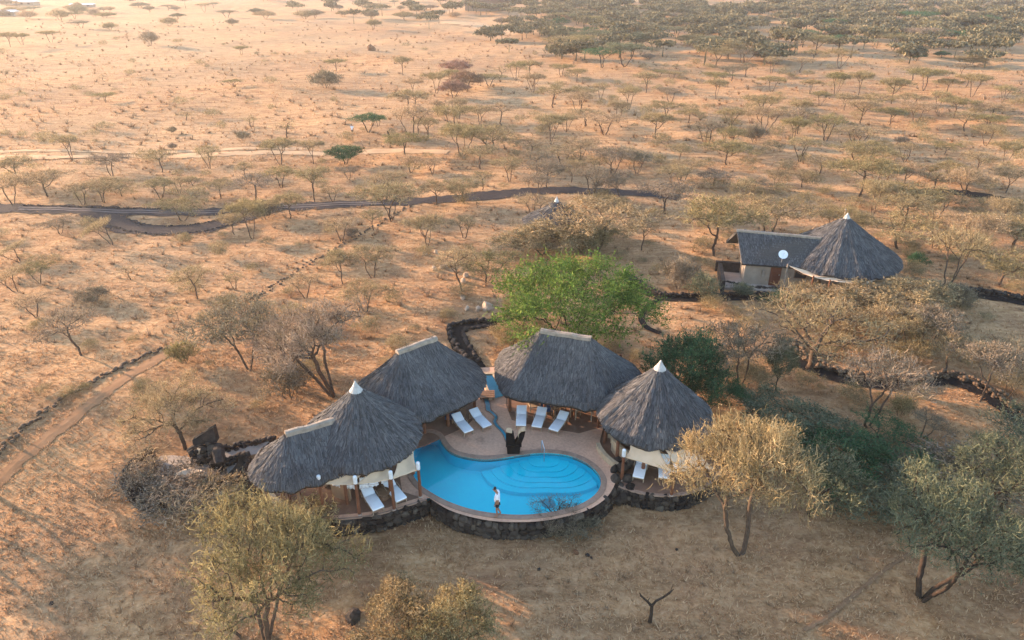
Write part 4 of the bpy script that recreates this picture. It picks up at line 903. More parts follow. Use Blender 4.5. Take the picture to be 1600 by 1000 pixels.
# ------------------------------------------------------------------ people
def skin_mesh(name, joints, edges, radii, sub=2):
    me = bpy.data.meshes.new(name); me.from_pydata(joints, edges, []); o = bpy.data.objects.new(name, me); C.objects.link(o)
    o.modifiers.new('skin', 'SKIN'); s = o.modifiers.new('sub', 'SUBSURF'); s.levels = sub; s.render_levels = sub
    for v, r_ in zip(me.skin_vertices[0].data, radii): v.radius = r_ if isinstance(r_, tuple) else (r_, r_); v.use_root = False
    me.skin_vertices[0].data[0].use_root = True
    dg = bpy.context.evaluated_depsgraph_get(); res = bpy.data.meshes.new_from_object(o.evaluated_get(dg)); bpy.data.objects.remove(o)
    res.materials.clear(); res.polygons.foreach_set('use_smooth', np.ones(len(res.polygons), bool)); return res
def make_person(label, loc, rz):
    """faces -x in its own frame, looking down, mid step"""
    t = thing('person', label, 'person', loc, rz)
    J = [(0, 0, 0.92), (0.0, 0, 1.12), (0.03, 0, 1.34), (0.02, 0, 1.45), (-0.06, 0, 1.53), (-0.10, 0, 1.62), (-0.14, 0, 1.70),
         (0.02, -0.17, 1.40), (0.03, -0.21, 1.14), (-0.05, -0.20, 0.92), (-0.09, -0.19, 0.82),
         (0.02, 0.17, 1.40), (0.03, 0.21, 1.14), (-0.05, 0.20, 0.92), (-0.09, 0.19, 0.82),
         (0.02, -0.09, 0.86), (-0.02, -0.10, 0.48), (0.02, -0.10, 0.09), (-0.10, -0.10, 0.04), (-0.16, -0.10, 0.035),
         (0.01, 0.09, 0.86), (-0.02, 0.10, 0.48), (0.16, 0.10, 0.10), (0.06, 0.10, 0.04), (0.0, 0.10, 0.035)]
    E_ = [(0, 1), (1, 2), (2, 3), (3, 4), (4, 5), (5, 6), (2, 7), (7, 8), (8, 9), (9, 10), (2, 11), (11, 12), (12, 13), (13, 14), (0, 15), (15, 16), (16, 17), (17, 18), (18, 19), (0, 20), (20, 21), (21, 22), (22, 23), (23, 24)]
    rd = [(0.13, 0.11), (0.135, 0.10), (0.15, 0.11), 0.07, 0.055, 0.085, 0.075, 0.055, 0.045, 0.035, 0.03, 0.055, 0.045, 0.035, 0.03, 0.085, 0.055, 0.038, 0.04, 0.03, 0.085, 0.055, 0.038, 0.04, 0.03]
    body = obj('body', skin_mesh('body', J, E_, rd), M['skin'], t, False)
    # five fingers on each hand
    for s in (-1, 1):
        mb = MB(); w_ = Vector((-0.09, s*0.195, 0.82))
        for k in range(4): 
            b_ = w_+Vector((-0.024+0.016*k, 0, -0.03)); mb.tube([b_, b_+Vector((-0.006, 0, -0.04)), b_+Vector((-0.018, -s*0.006, -0.072+0.006*abs(k-1.5)))], [0.009, 0.008, 0.006], 6)
        mb.tube([w_+Vector((-0.03, 0, 0.0)), w_+Vector((-0.055, -s*0.004, -0.025)), w_+Vector((-0.058, -s*0.01, -0.05))], [0.010, 0.009, 0.006], 6); mb.build('hand', M['skin'], t, False)
    mb = MB()
    sj = [(0, 0, 0.90), (0.0, 0, 1.0), (0.0, 0, 1.12), (0.03, 0, 1.34), (0.02, 0, 1.455), (0.02, -0.19, 1.39), (0.03, -0.225, 1.2), (0.02, 0.19, 1.39), (0.03, 0.225, 1.2)]
    obj('shirt', skin_mesh('shirt', sj, [(0, 1), (1, 2), (2, 3), (3, 4), (3, 5), (5, 6), (3, 7), (7, 8)], [(0.165, 0.145), (0.16, 0.14), (0.155, 0.125), (0.175, 0.135), 0.08, 0.085, 0.07, 0.085, 0.07]), M['shirt'], t, False)
    sj = [(0, 0, 0.90), (0.02, -0.09, 0.78), (0.01, -0.105, 0.60), (0.01, 0.09, 0.78), (0.02, 0.105, 0.60)]
    obj('shorts', skin_mesh('shorts', sj, [(0, 1), (1, 2), (0, 3), (3, 4)], [(0.15, 0.135), 0.115, 0.10, 0.115, 0.10]), M['shorts'], t, False)
    hj = [(-0.05, 0, 1.66), (-0.10, 0, 1.735), (-0.16, 0, 1.745)]
    obj('hair', skin_mesh('hair', hj, [(0, 1), (1, 2)], [0.075, 0.092, 0.062]), M['hair'], t, False)
    mb = MB(); mb.tube([(-0.185, 0, 1.655), (-0.215, 0, 1.63), (-0.195, 0, 1.62)], [0.012, 0.016, 0.010], 6); mb.build('nose', M['skin'], t, False)
    for s in (-1, 1):
        mb = MB(); mb.lathe((-0.09, s*0.088, 1.63), [(0.006, -0.03), (0.016, -0.01), (0.018, 0.015), (0.006, 0.032)], 8); mb.build('ear', M['skin'], t, False)
        mb = MB(); mb.lathe((-0.183, s*0.032, 1.668), [(0.004, -0.008), (0.011, 0), (0.004, 0.008)], 8); mb.build('eye', M['hair'], t, False)
    mb = MB(); mb.box((-0.172, 0, 1.60), (0.012, 0.045, 0.010)); mb.build('mouth', M['rock_red'], t, False)
    return t
pp = G0(777, 806, 0.035); person = make_person('person in white shirt and black shorts walking on the pool edge looking down', (pp.x, pp.y, 0.036), R(-6))
pf = GT(551, 212); p2 = copy_tree(person); p2.location = pf; p2.rotation_euler = (0, 0, R(80)); p2['label'] = 'tiny far person in pale shirt standing on the plain near dirt road'

# ------------------------------------------------------------------ left stone ring
rc = GT(297, 740); rz0 = rc.z
RC = Vector((rc.x, rc.y)); RR = 2.85
sr = stone_wall('round dark stone ring wall overgrown with brush at the left', [RC+Vector((1.12*RR*math.cos(t), RR*math.sin(t))) for t in np.linspace(R(150), R(375), 40)], rz0-0.3, rz0+0.75, 0.5, row_h=0.3)
mb = MB(); mb.prism([RC+Vector((1.12*(RR-0.45)*math.cos(t), (RR-0.45)*math.sin(t))) for t in np.linspace(0, 2*PI, 40, endpoint=False)], rz0-0.3, rz0+0.12); tag(mb.build('ring_floor', M['concrete']), 'pale concrete floor inside the stone ring', 'floor', kind='structure')
wq = GT(330, 712)
sw = stone_wall('upright dark stone slab wall with slanted top behind the ring', [GT(345, 712).to_2d(), GT(306, 720).to_2d()], rz0, rz0+1.15, 0.42, both=True, row_h=0.3)
mb = MB(); a_, b_ = GT(344, 712), GT(308, 719); mb.add([(a_.x, a_.y-0.02, rz0+1.1), (b_.x, b_.y-0.02, rz0+1.1), (a_.x, a_.y+0.4, rz0+1.1), (b_.x, b_.y+0.4, rz0+1.1), (a_.x, a_.y+0.02, rz0+2.1), (a_.x, a_.y+0.36, rz0+2.1), (b_.x, b_.y+0.02, rz0+1.45), (b_.x, b_.y+0.36, rz0+1.45)], [(0, 1, 6, 4), (2, 5, 7, 3), (4, 6, 7, 5), (0, 4, 5, 2), (1, 3, 7, 6)]); mb.build('slab', M['lava'], sw)
sw2 = stone_wall('rounded thick stone buttress wall at the ring entrance', [GT(352, 745).to_2d(), GT(350, 722).to_2d()], rz0, rz0+1.0, 0.55, both=True, row_h=0.3)
mb = MB(); a_, b_ = GT(348, 745), GT(347, 722)
pts = [Vector((a_.x, a_.y, rz0+0.8)), Vector((a_.x*0.5+b_.x*0.5, a_.y*0.5+b_.y*0.5, rz0+1.15)), Vector((b_.x, b_.y, rz0+1.1))]; mb.tube(pts, [0.26, 0.34, 0.30], 10); mb.build('rounded_top', M['lava'], sw2)
cs = thing('torn_canvas', 'pale torn canvas draped over the stone ring edge', 'canvas', (RC.x, RC.y, rz0))
def cloth4(A, B, Cc, D, amp, nm, parent):
    vs = []; fs = []; n_ = 8
    for j in range(n_+1):
        for i in range(n_+1):
            u, v_ = i/n_, j/n_; p = A.lerp(B, u).lerp(D.lerp(Cc, u), v_); p.z += amp*math.sin(5*u+3*v_)*0.5-amp*math.sin(PI*u)*math.sin(PI*v_); vs.append(p)
    for j in range(n_):
        for i in range(n_): fs.append((j*9+i, j*9+i+1, (j+1)*9+i+1, (j+1)*9+i))
    m2 = MB(); m2.add(vs, fs); o = m2.build(nm, M['canvas'], parent, smooth=True); s_ = o.modifiers.new('thickness', 'SOLIDIFY'); s_.thickness = 0.02
cloth4(G0(270, 741, rz0+0.85), G0(283, 747, rz0+0.75), G0(318, 736, rz0+0.95), G0(300, 730, rz0+0.7), 0.08, 'sheet', cs)
cloth4(G0(300, 716, rz0+0.5), G0(311, 718, rz0+0.25), G0(313, 702, rz0+1.3), G0(309, 700, rz0+1.3), 0.06, 'flap', cs)
def stone_line(label, px, size, name='stone_edging', wallh=1, gap=0.8, off=0.0, wobble=0.12, mat=None):
    """small border stones joined into one piece"""
    P = catmull([GT(x, y).to_2d() for x, y in px], 10); L_ = sum((P[i+1]-P[i]).length for i in range(len(P)-1)); vs = []; ts = []; s = 0.0; i = 0; acc = 0.0
    base = np.array([v.co for v in STONES[0].vertices]); STONES[0].calc_loop_triangles(); tri = np.array([t.vertices for t in STONES[0].loop_triangles])
    nb = 0
    while s < L_:
        while i < len(P)-2 and acc+(P[i+1]-P[i]).length < s: acc += (P[i+1]-P[i]).length; i += 1
        t = (P[i+1]-P[i]).normalized(); p = P[i]+t*(s-acc); n_ = Vector((-t.y, t.x))
        for lay in range(wallh):
            q = p+n_*(off+random.uniform(-wobble, wobble)); k = size*random.uniform(0.65, 1.25); a_ = random.uniform(0, PI)
            m_ = np.array([[math.cos(a_), -math.sin(a_), 0], [math.sin(a_), math.cos(a_), 0], [0, 0, 1]])
            vs.append((base*np.array([k*1.2, k, k*0.8]))@m_.T+np.array([q.x, q.y, float(terr(q.x, q.y))+k*0.25+lay*size*0.6])); ts.append(tri+nb); nb += len(base)
        s += size*gap
    o = obj(name, mesh_np(name, np.concatenate(vs), np.concatenate(ts)), mat or M['lava']); return tag(o, label, 'stone edging', kind='stuff')
stone_line('dark stones edging the left of the bent black path', [(800, 505), (760, 504), (718, 507), (703, 516), (706, 530), (722, 556), (738, 575)], 0.30, wallh=2)
stone_line('dark stones edging the inside of the bent black path', [(800, 511), (762, 511), (731, 515), (726, 524), (735, 545), (750, 566)], 0.28)
stone_line('dark stones along the upper side of the path to the house', [(978, 430), (1003, 448), (1032, 462), (1075, 464), (1130, 463), (1200, 462)], 0.30, wallh=2)
stone_line('dark stones along the upper side of the sweeping right path', [(1236, 536), (1256, 560), (1280, 574), (1322, 587), (1400, 595), (1470, 589), (1512, 597), (1562, 624), (1640, 682)], 0.24, wallh=3, gap=0.7, wobble=0.3, mat=M['edge_stone'])
stone_line('dark stones edging the path right of the house', [(1462, 452), (1510, 457), (1560, 463), (1640, 476)], 0.28, wallh=3, wobble=0.25)
stone_line('line of dark stones running diagonally across the left grassland', [(-20, 722), (30, 676), (95, 626), (160, 588), (215, 562), (260, 543)], 0.22, wallh=1, gap=0.9, wobble=0.24, mat=M['edge_stone'])
stone_line('faint dark stone line climbing from the pavilions to the track', [(400, 465), (440, 440), (490, 408), (530, 385), (570, 362), (610, 340), (645, 320)], 0.20, gap=1.4, wobble=0.35, mat=M['edge_stone'])
stone_line('dark stones bordering the upper edge of the gravel track', [(40, 321), (110, 323), (200, 326), (300, 327)], 0.22, gap=1.3)
stone_line('dark stones bordering the lower edge of the gravel loop', [(165, 350), (200, 361), (255, 366.5), (320, 361), (368, 349), (400, 338)], 0.22, gap=1.2)
stone_line('dark stones bordering the inner edge of the gravel loop', [(205, 345), (225, 352), (270, 354), (320, 349), (350, 341)], 0.22, gap=1.2)
stone_line('dark stones bordering the upper side of the short concrete path', [(352, 705), (375, 700), (400, 694), (430, 688)], 0.26, wallh=2)
stone_line('dark stones bordering the lower side of the short concrete path', [(356, 728), (372, 722), (388, 717)], 0.30, wallh=3)
stone_line('dark stones along the front of the house terrace', [(1137, 443), (1165, 448), (1200, 451), (1228, 453)], 0.28)
stone_line('dark stones along the foot of the left extension', [(388, 765), (400, 785), (415, 800), (432, 812)], 0.42, wallh=3)
# lava boulders piled between pool and right terrace, and single rocks
def boulder(px, py, size, mat, label, cat='rock', z=None, name='boulder', group=None, sq=0.75):
    p = GT(px, py) if z is None else G0(px, py, z)
    bm = bmesh.new(); bmesh.ops.create_icosphere(bm, subdivisions=2, radius=0.5); sd_ = random.random()*50
    from mathutils import noise as mn
    for v in bm.verts: v.co *= 1+0.45*mn.noise(v.co*2.1+Vector((sd_, 0, 0))); v.co.z *= sq
    me = bpy.data.meshes.new(name); bm.to_mesh(me); bm.free(); o = obj(name, me, mat, None, False)
    o.location = (p.x, p.y, p.z+size*0.2); o.scale = (size, size*random.uniform(0.7, 1.0), size); o.rotation_euler = (0, 0, random.uniform(0, 6)); return tag(o, label, cat, group)
bl = [(957, 772, .8, -.7), (968, 766, .7, -.5), (975, 775, .9, -.8), (985, 770, .8, -.5), (962, 752, .6, -.15), (972, 735, .7, 0), (965, 722, .55, .1), (982, 728, .6, .05), (990, 720, .5, .1), (948, 785, .7, -.9), (993, 778, .7, -.9), (960, 735, .5, .05), (978, 752, .7, -.2), (986, 782, .55, -1.0), (967, 786, .6, -1.0)]
wds = ['lowest', 'second lowest', 'third lowest', 'fourth lowest', 'fifth lowest', 'sixth lowest', 'seventh lowest', 'eighth lowest', 'eighth highest', 'seventh highest', 'sixth highest', 'fifth highest', 'fourth highest', 'third highest', 'second highest', 'highest']
for k, (x, y, s, z) in enumerate(sorted(bl, key=lambda b_: -b_[1])):
    boulder(x, y, s, M['wallstone'], f'dark lava boulder, {wds[k] if k < 8 else wds[k+1]} of the pile between pool and right terrace', z=z, group='lava boulders by the pool', sq=1.0)
pr_ = [(664, 398), (681, 396), (679, 422), (690, 419), (695, 418), (711, 414), (728, 432), (724, 441), (723, 467), (730, 484), (748, 485), (762, 484)]
for k, (x, y) in enumerate(pr_):
    boulder(x, y, 0.95 if k == 11 else 0.5, M['rock_pale'], f'pale stone, {["first","second","third","fourth","fifth","sixth","seventh","eighth","ninth","tenth","eleventh","last"][sorted(range(12), key=lambda j: pr_[j][0]).index(k)]} from left in the brush left of green tree', z=None, group='pale stones in the brush', sq=1.1)
boulder(580, 79, 2.6, M['rock_red'], 'brown termite mound on the far plain', 'mound', name='termite_mound', sq=1.0)
boulder(552, 966, 0.7, M['wallstone'], 'dark stone heap left of the yellow bush at bottom', name='stone_heap')
for k, (x, y, s) in enumerate(((1057, 859, .14), (842, 890, .16), (900, 864, .3), (918, 868, .22), (80, 944, .2), (924, 872, .14))):
    boulder(x, y, s, M['lava'] if k != 2 else M['rock_red'], ['tiny dark stone on bare ground left of the golden tree trunk', 'tiny dark stone on bare ground below the pool wall', 'small reddish earth clod below the pool wall', 'small dark stone beside the reddish clod', 'small dark stone in the grass at lower left', 'smallest dark stone beside the reddish clod'][k])
st_ = GT(608, 221); sg = thing('tree_stump', 'thin dark stump on the far plain near the dirt road', 'stump', st_); mb = MB(); mb.tube([st_, st_+Vector((0.05, 0, 0.8)), st_+Vector((-0.1, 0, 1.5))], [0.22, 0.16, 0.10], 7); mb.build('stem', M['bark_dark'], sg)

# far buildings ------------------------------------------------------------
def far_building(px, py, w, d, h, rz, roof, label, pitch=0.8):
    p = GT(px, py); t = thing('far_building', label, 'building', p, rz)
    mb = MB(); mb.box((0, 0, h/2), (w, d, h)); mb.build('wall', M['plaster'], t, False)
    mb = MB(); x, y = w/2+0.4, d/2+0.5; mb.add([(-x, -y, h-0.1), (x, -y, h-0.1), (x, y, h-0.1), (-x, y, h-0.1), (-x, 0, h+pitch), (x, 0, h+pitch)], [(0, 1, 5, 4), (2, 3, 4, 5), (0, 4, 3), (1, 2, 5), (0, 3, 2, 1)]); mb.build('roof', roof, t, False)
    for k in range(3):
        mb = MB(); mb.box((-w*0.3+k*w*0.3, -d/2-0.02, h*0.55), (w*0.1, 0.06, h*0.4)); mb.build('window', M['glass'], t, False)
far_building(15, 7, 8, 5, 2.2, 0.1, M['tin'], 'white tin-roofed shed, leftmost at the far top left', 0.5)
far_building(40, 8.5, 15, 6, 2.2, -0.08, M['tin'], 'long white tin-roofed shed at the far top left')
far_building(10, 26, 10, 6, 2.4, 0.15, M['tin'], 'pale grey tin-roofed shed at the left edge', 0.7)
far_building(130, 11, 13, 5, 1.6, 0.12, M['tin'], 'low pale tin-roofed shed among far bushes at top left', 0.4)
far_building(762, 16, 24, 10, 3.4, 0.0, M['rock_red'], 'far building with reddish roof in the woodland at top', 2.6)

# ------------------------------------------------------------------ trees
def colonize(H, W, fork, lens_lo, lens_hi, npts, seed, stems=1, flat=2.2, step=0.16, lean=0.0, kill=0.34, inner=0.0, lumpy=1.0):
    """space colonisation: returns node positions, parents, radii, tips"""
    r = np.random.default_rng(seed); rx = W/2
    pts = []
    while len(pts) < npts:
        u = r.uniform(-1, 1, 3); q = math.hypot(u[0], u[1])
        if q > 1 or q < inner: continue
        top = lens_hi-(lens_hi-lens_lo)*(0.45*q**flat+0.10*lumpy*math.sin(5*u[0]+seed)*math.cos(4*u[1]+2*seed)); bot = lens_lo+(lens_hi-lens_lo)*0.35*q
        if 1.0-0.25*r.random() < q: continue
        lump = 1+lumpy*(0.22*math.sin(3*math.atan2(u[1], u[0])+seed)+0.12*math.sin(7*math.atan2(u[1], u[0])+2*seed))
        pts.append((u[0]*rx*lump+lean*rx, u[1]*rx*lump, bot+(top-bot)*(0.5+0.5*u[2])))
    A = np.array(pts); nodes_ = []; par = []
    for s in range(stems):
        a = 2*PI*s/stems+r.random(); sp_ = 0.5 if stems > 1 else 0.0
        p = np.array([0.05*math.cos(a)*stems**.5, 0.05*math.sin(a)*stems**.5, -0.15]); pa = -1; hgt = fork*(0.8+0.4*r.random()); dv = np.array([math.cos(a)*sp_+lean*0.35, math.sin(a)*sp_, 1.0]); dv /= np.linalg.norm(dv)
        for k in range(max(2, int((hgt+0.15)/step))):
            nodes_.append(p.copy()); par.append(pa); pa = len(nodes_)-1
            dv = dv+r.normal(0, 0.10, 3)*[1, 1, 0.3]; dv /= np.linalg.norm(dv); p = p+dv*step
    nodes_ = [np.array(q) for q in nodes_]; alive = np.ones(len(A), bool)
    for it in range(120):
        if not alive.any(): break
        Nn = np.array(nodes_); AA = A[alive]; D = ((AA[:, None, :]-Nn[None])**2).sum(2); near = D.argmin(1); dm = D[np.arange(len(AA)), near]
        new = {}
        for i, nidx in enumerate(near):
            d = AA[i]-Nn[nidx]; new.setdefault(nidx, []).append(d/np.linalg.norm(d))
        ng = 0
        for nidx, ds in new.items():
            d = np.mean(ds, 0)+r.normal(0, 0.16, 3); l = np.linalg.norm(d)
            if l < 1e-3: continue
            p = Nn[nidx]+d/l*step
            if nidx in par and ((Nn[[j for j, q in enumerate(par) if q == nidx]]-p)**2).sum(1).min() < (step*0.3)**2: continue
            nodes_.append(p); par.append(int(nidx)); ng += 1
        if ng == 0: break
        Nn = np.array(nodes_[-ng:]); D = ((A[:, None, :]-Nn[None])**2).sum(2).min(1); alive &= D > kill**2
    Nn = np.array(nodes_); par = np.array(par); n = len(Nn); ch = np.zeros(n, int); rad = np.zeros(n)
    for i in range(n-1, -1, -1):
        if ch[i] == 0: rad[i] = 0.010**2.2
        if par[i] >= 0: ch[par[i]] += 1; rad[par[i]] += rad[i]
    rad = rad**(1/2.2); return Nn, par, rad, np.where(ch == 0)[0]
def branch_mesh(name, N_, par, rad, minr=0.0, sides=5, thick=1.0):
    vs = []; ts = []; nb = 0; n = len(N_); kids = [[] for _ in range(n)]
    for i in range(n):
        if par[i] >= 0: kids[par[i]].append(i)
    done = set()
    starts = [(i, None) for i in range(n) if par[i] < 0]
    while starts:
        s, prev = starts.pop(); chain = ([prev] if prev is not None else [])+[s]; c = s
        while kids[c]:
            ks = sorted(kids[c], key=lambda k: -rad[k])
            for o_ in ks[1:]: starts.append((o_, c))
            c = ks[0]; chain.append(c)
        rr = [rad[c] for c in chain]
        if prev is not None: rr[0] = min(rr[0], rr[1]*1.3)
        if max(rr) < minr: continue
        k = sides if max(rr) > 0.04 else 4; P = N_[chain]; T = np.gradient(P, axis=0); T /= np.linalg.norm(T, axis=1)[:, None]+1e-9
        ref = np.array([0.31, 0.95, 0.1]); U = np.cross(T, ref); U /= np.linalg.norm(U, axis=1)[:, None]+1e-9; Vv = np.cross(T, U)
        ang = np.arange(k)*2*PI/k; rrr = np.array(rr)*thick
        if prev is None: rrr[0] *= 1.5
        ringv = P[:, None]+rrr[:, None, None]*(np.cos(ang)[None, :, None]*U[:, None]+np.sin(ang)[None, :, None]*Vv[:, None]); vs.append(ringv.reshape(-1, 3))
        m_ = len(chain)
        for a in range(m_-1):
            for b in range(k):
                p0, p1 = nb+a*k+b, nb+a*k+(b+1) % k; ts += [(p0, p1, p1+k), (p0, p1+k, p0+k)]
        nb += m_*k
    return mesh_np(name, np.concatenate(vs), ts)
def twig_arrays(tips, center, n_per, ln, wd, leaf, leaf_sz, seed, spread=0.28, up=0.25, curl=0.5, droop=0.0):
    r = np.random.default_rng(seed); T = np.repeat(tips, n_per, 0); k = len(T)
    out = T-center; out /= np.linalg.norm(out, axis=1)[:, None]+1e-9
    d = out*0.55+r.normal(0, 0.75, (k, 3)); d[:, 2] += up; d /= np.linalg.norm(d, axis=1)[:, None]
    p0 = T+r.normal(0, spread, (k, 3))*[1, 1, 0.55]; L = (ln*r.uniform(0.55, 1.3, k))[:, None]
    bend = r.normal(0, curl, (k, 3)); bend[:, 2] -= droop; d2 = d+bend; d2 /= np.linalg.norm(d2, axis=1)[:, None]
    p1 = p0+d*L*0.5; p2 = p1+d2*L*0.5; sv = np.cross(d, r.normal(0, 1, (k, 3))); sv /= np.linalg.norm(sv, axis=1)[:, None]+1e-9; w = (wd*r.uniform(0.6, 1.4, k))[:, None]
    V = np.stack([p0-sv*w, p0+sv*w, p1+sv*w*0.8, p1-sv*w*0.8, p2], 1).reshape(-1, 3); b = np.arange(k)[:, None]*5
    F = np.concatenate([b+[0, 1, 2], b+[0, 2, 3], b+[3, 2, 4]])
    if leaf:
        m_ = int(k*leaf); i = r.integers(0, k, m_); t = r.random(m_)[:, None]; c = np.where(t < 0.5, p0[i]+(p1-p0)[i]*t*2, p1[i]+(p2-p1)[i]*(t*2-1)); c = c+r.normal(0, 0.035, (m_, 3))
        a1 = r.normal(0, 1, (m_, 3)); a1 /= np.linalg.norm(a1, axis=1)[:, None]; a2 = np.cross(a1, r.normal(0, 1, (m_, 3))); a2 /= np.linalg.norm(a2, axis=1)[:, None]; s = (leaf_sz*r.uniform(0.6, 1.4, m_))[:, None]
        LV = np.stack([c-a1*s, c+a2*s*0.5, c+a1*s, c-a2*s*0.5], 1).reshape(-1, 3); lb = np.arange(m_)[:, None]*4+len(V)
        F = np.concatenate([F, lb+[0, 1, 2], lb+[0, 2, 3]]); V = np.concatenate([V, LV])
    return V, F
PROTO = {}
def proto(fam, k, H, W, fork, lo, hi, npts, seed, n_per, ln, wd, leaf, leaf_sz, stems=1, thick=1.0, **kw):
    tw = {q: kw.pop(q) for q in ('spread', 'up', 'curl', 'droop') if q in kw}
    N_, par, rad, tips = colonize(H, W, fork, lo, hi, npts, seed, stems, **kw)
    tm = branch_mesh('trunk', N_, par, rad, 0.0, 6, thick); tm.materials.append(M['bark'])
    near = rad < 0.016; tp = N_[tips]; ex = N_[near & (N_[:, 2] > lo)]
    src = np.concatenate([tp, ex[np.random.default_rng(seed).random(len(ex)) < 0.35]]) if len(ex) else tp
    cen = np.array([0, 0, lo*0.7]); V, F = twig_arrays(src, cen, n_per, ln, wd, leaf, leaf_sz, seed+1, **tw); cm = mesh_np('crown', V, F); cm.materials.append(CROWN['tan'])
    PROTO.setdefault(fam, []).append((tm, cm, H, W))
for k in range(5): proto('umb', k, 4.6, 6.4, (0.5, 0.9, 0.5, 0.7, 1.1)[k], 3.0, 4.4, 270, 21+k, 17, 0.46, 0.018, 2.0, 0.055, stems=(2, 1, 3, 2, 1)[k], flat=2.2, kill=0.37, thick=1.6)
for k in range(4): proto('open', k, 4.6, 6.0, (0.4, 0.6, 0.5, 0.9)[k], 2.5, 4.4, 220, 41+k, 14, 0.50, 0.015, 0.8, 0.042, stems=(3, 2, 2, 1)[k], flat=1.7, kill=0.40, thick=1.8, curl=0.6)
for k in range(3): proto('vase', k, 5.2, 4.8, 0.7+0.2*k, 3.1, 5.0, 190, 61+k, 16, 0.42, 0.017, 1.7, 0.05, stems=(2, 1, 3)[k], flat=1.5, kill=0.37, thick=1.7)
for k in range(3): proto('shrub', k, 2.0, 2.6, 0.15, 0.25, 1.95, 160, 81+k, 22, 0.36, 0.014, 2.2, 0.042, stems=4, flat=1.5, kill=0.26, thick=0.9, spread=0.20)
for k in range(2): proto('sap', k, 3.2, 2.2, 0.9, 1.2, 3.1, 60, 101+k, 13, 0.38, 0.012, 0.8, 0.034, flat=1.2, kill=0.36, thick=1.8)
for k in range(2): proto('bushy', k, 4.6, 5.6, 0.5, 1.0, 4.5, 300, 121+k, 24, 0.40, 0.018, 2.6, 0.060, stems=2, flat=1.6, kill=0.38, thick=1.3)
for k in range(2): proto('hero', k, 5.2, 7.6, 0.9, 2.7, 5.1, 360, 141+k, 24, 0.58, 0.013, 1.9, 0.038, stems=(3, 2)[k], flat=2.0, kill=0.36, thick=2.2, curl=0.9, droop=0.15)
proto('herobare', 0, 5.0, 6.4, 0.55, 1.5, 4.9, 300, 161, 13, 0.5, 0.011, 0.2, 0.024, stems=1, flat=1.8, kill=0.36, thick=2.0, curl=0.7)
proto('herobare', 1, 5.4, 8.4, 0.7, 2.4, 5.3, 400, 163, 22, 0.55, 0.013, 0.9, 0.034, stems=1, flat=2.3, kill=0.40, thick=1.9, curl=0.6)
proto('feather', 0, 6.2, 8.2, 0.6, 1.0, 6.1, 300, 181, 30, 0.66, 0.010, 3.4, 0.060, stems=3, flat=1.7, kill=0.5, thick=1.3, lumpy=1.0, curl=0.35, droop=0.25, spread=0.34, up=0.3)
proto('feather', 1, 4.2, 4.6, 0.3, 0.5, 4.1, 260, 183, 26, 0.60, 0.010, 4.0, 0.055, stems=4, flat=1.3, kill=0.38, thick=0.9, lumpy=1.0, curl=0.3, droop=0.15, spread=0.28, up=0.5)

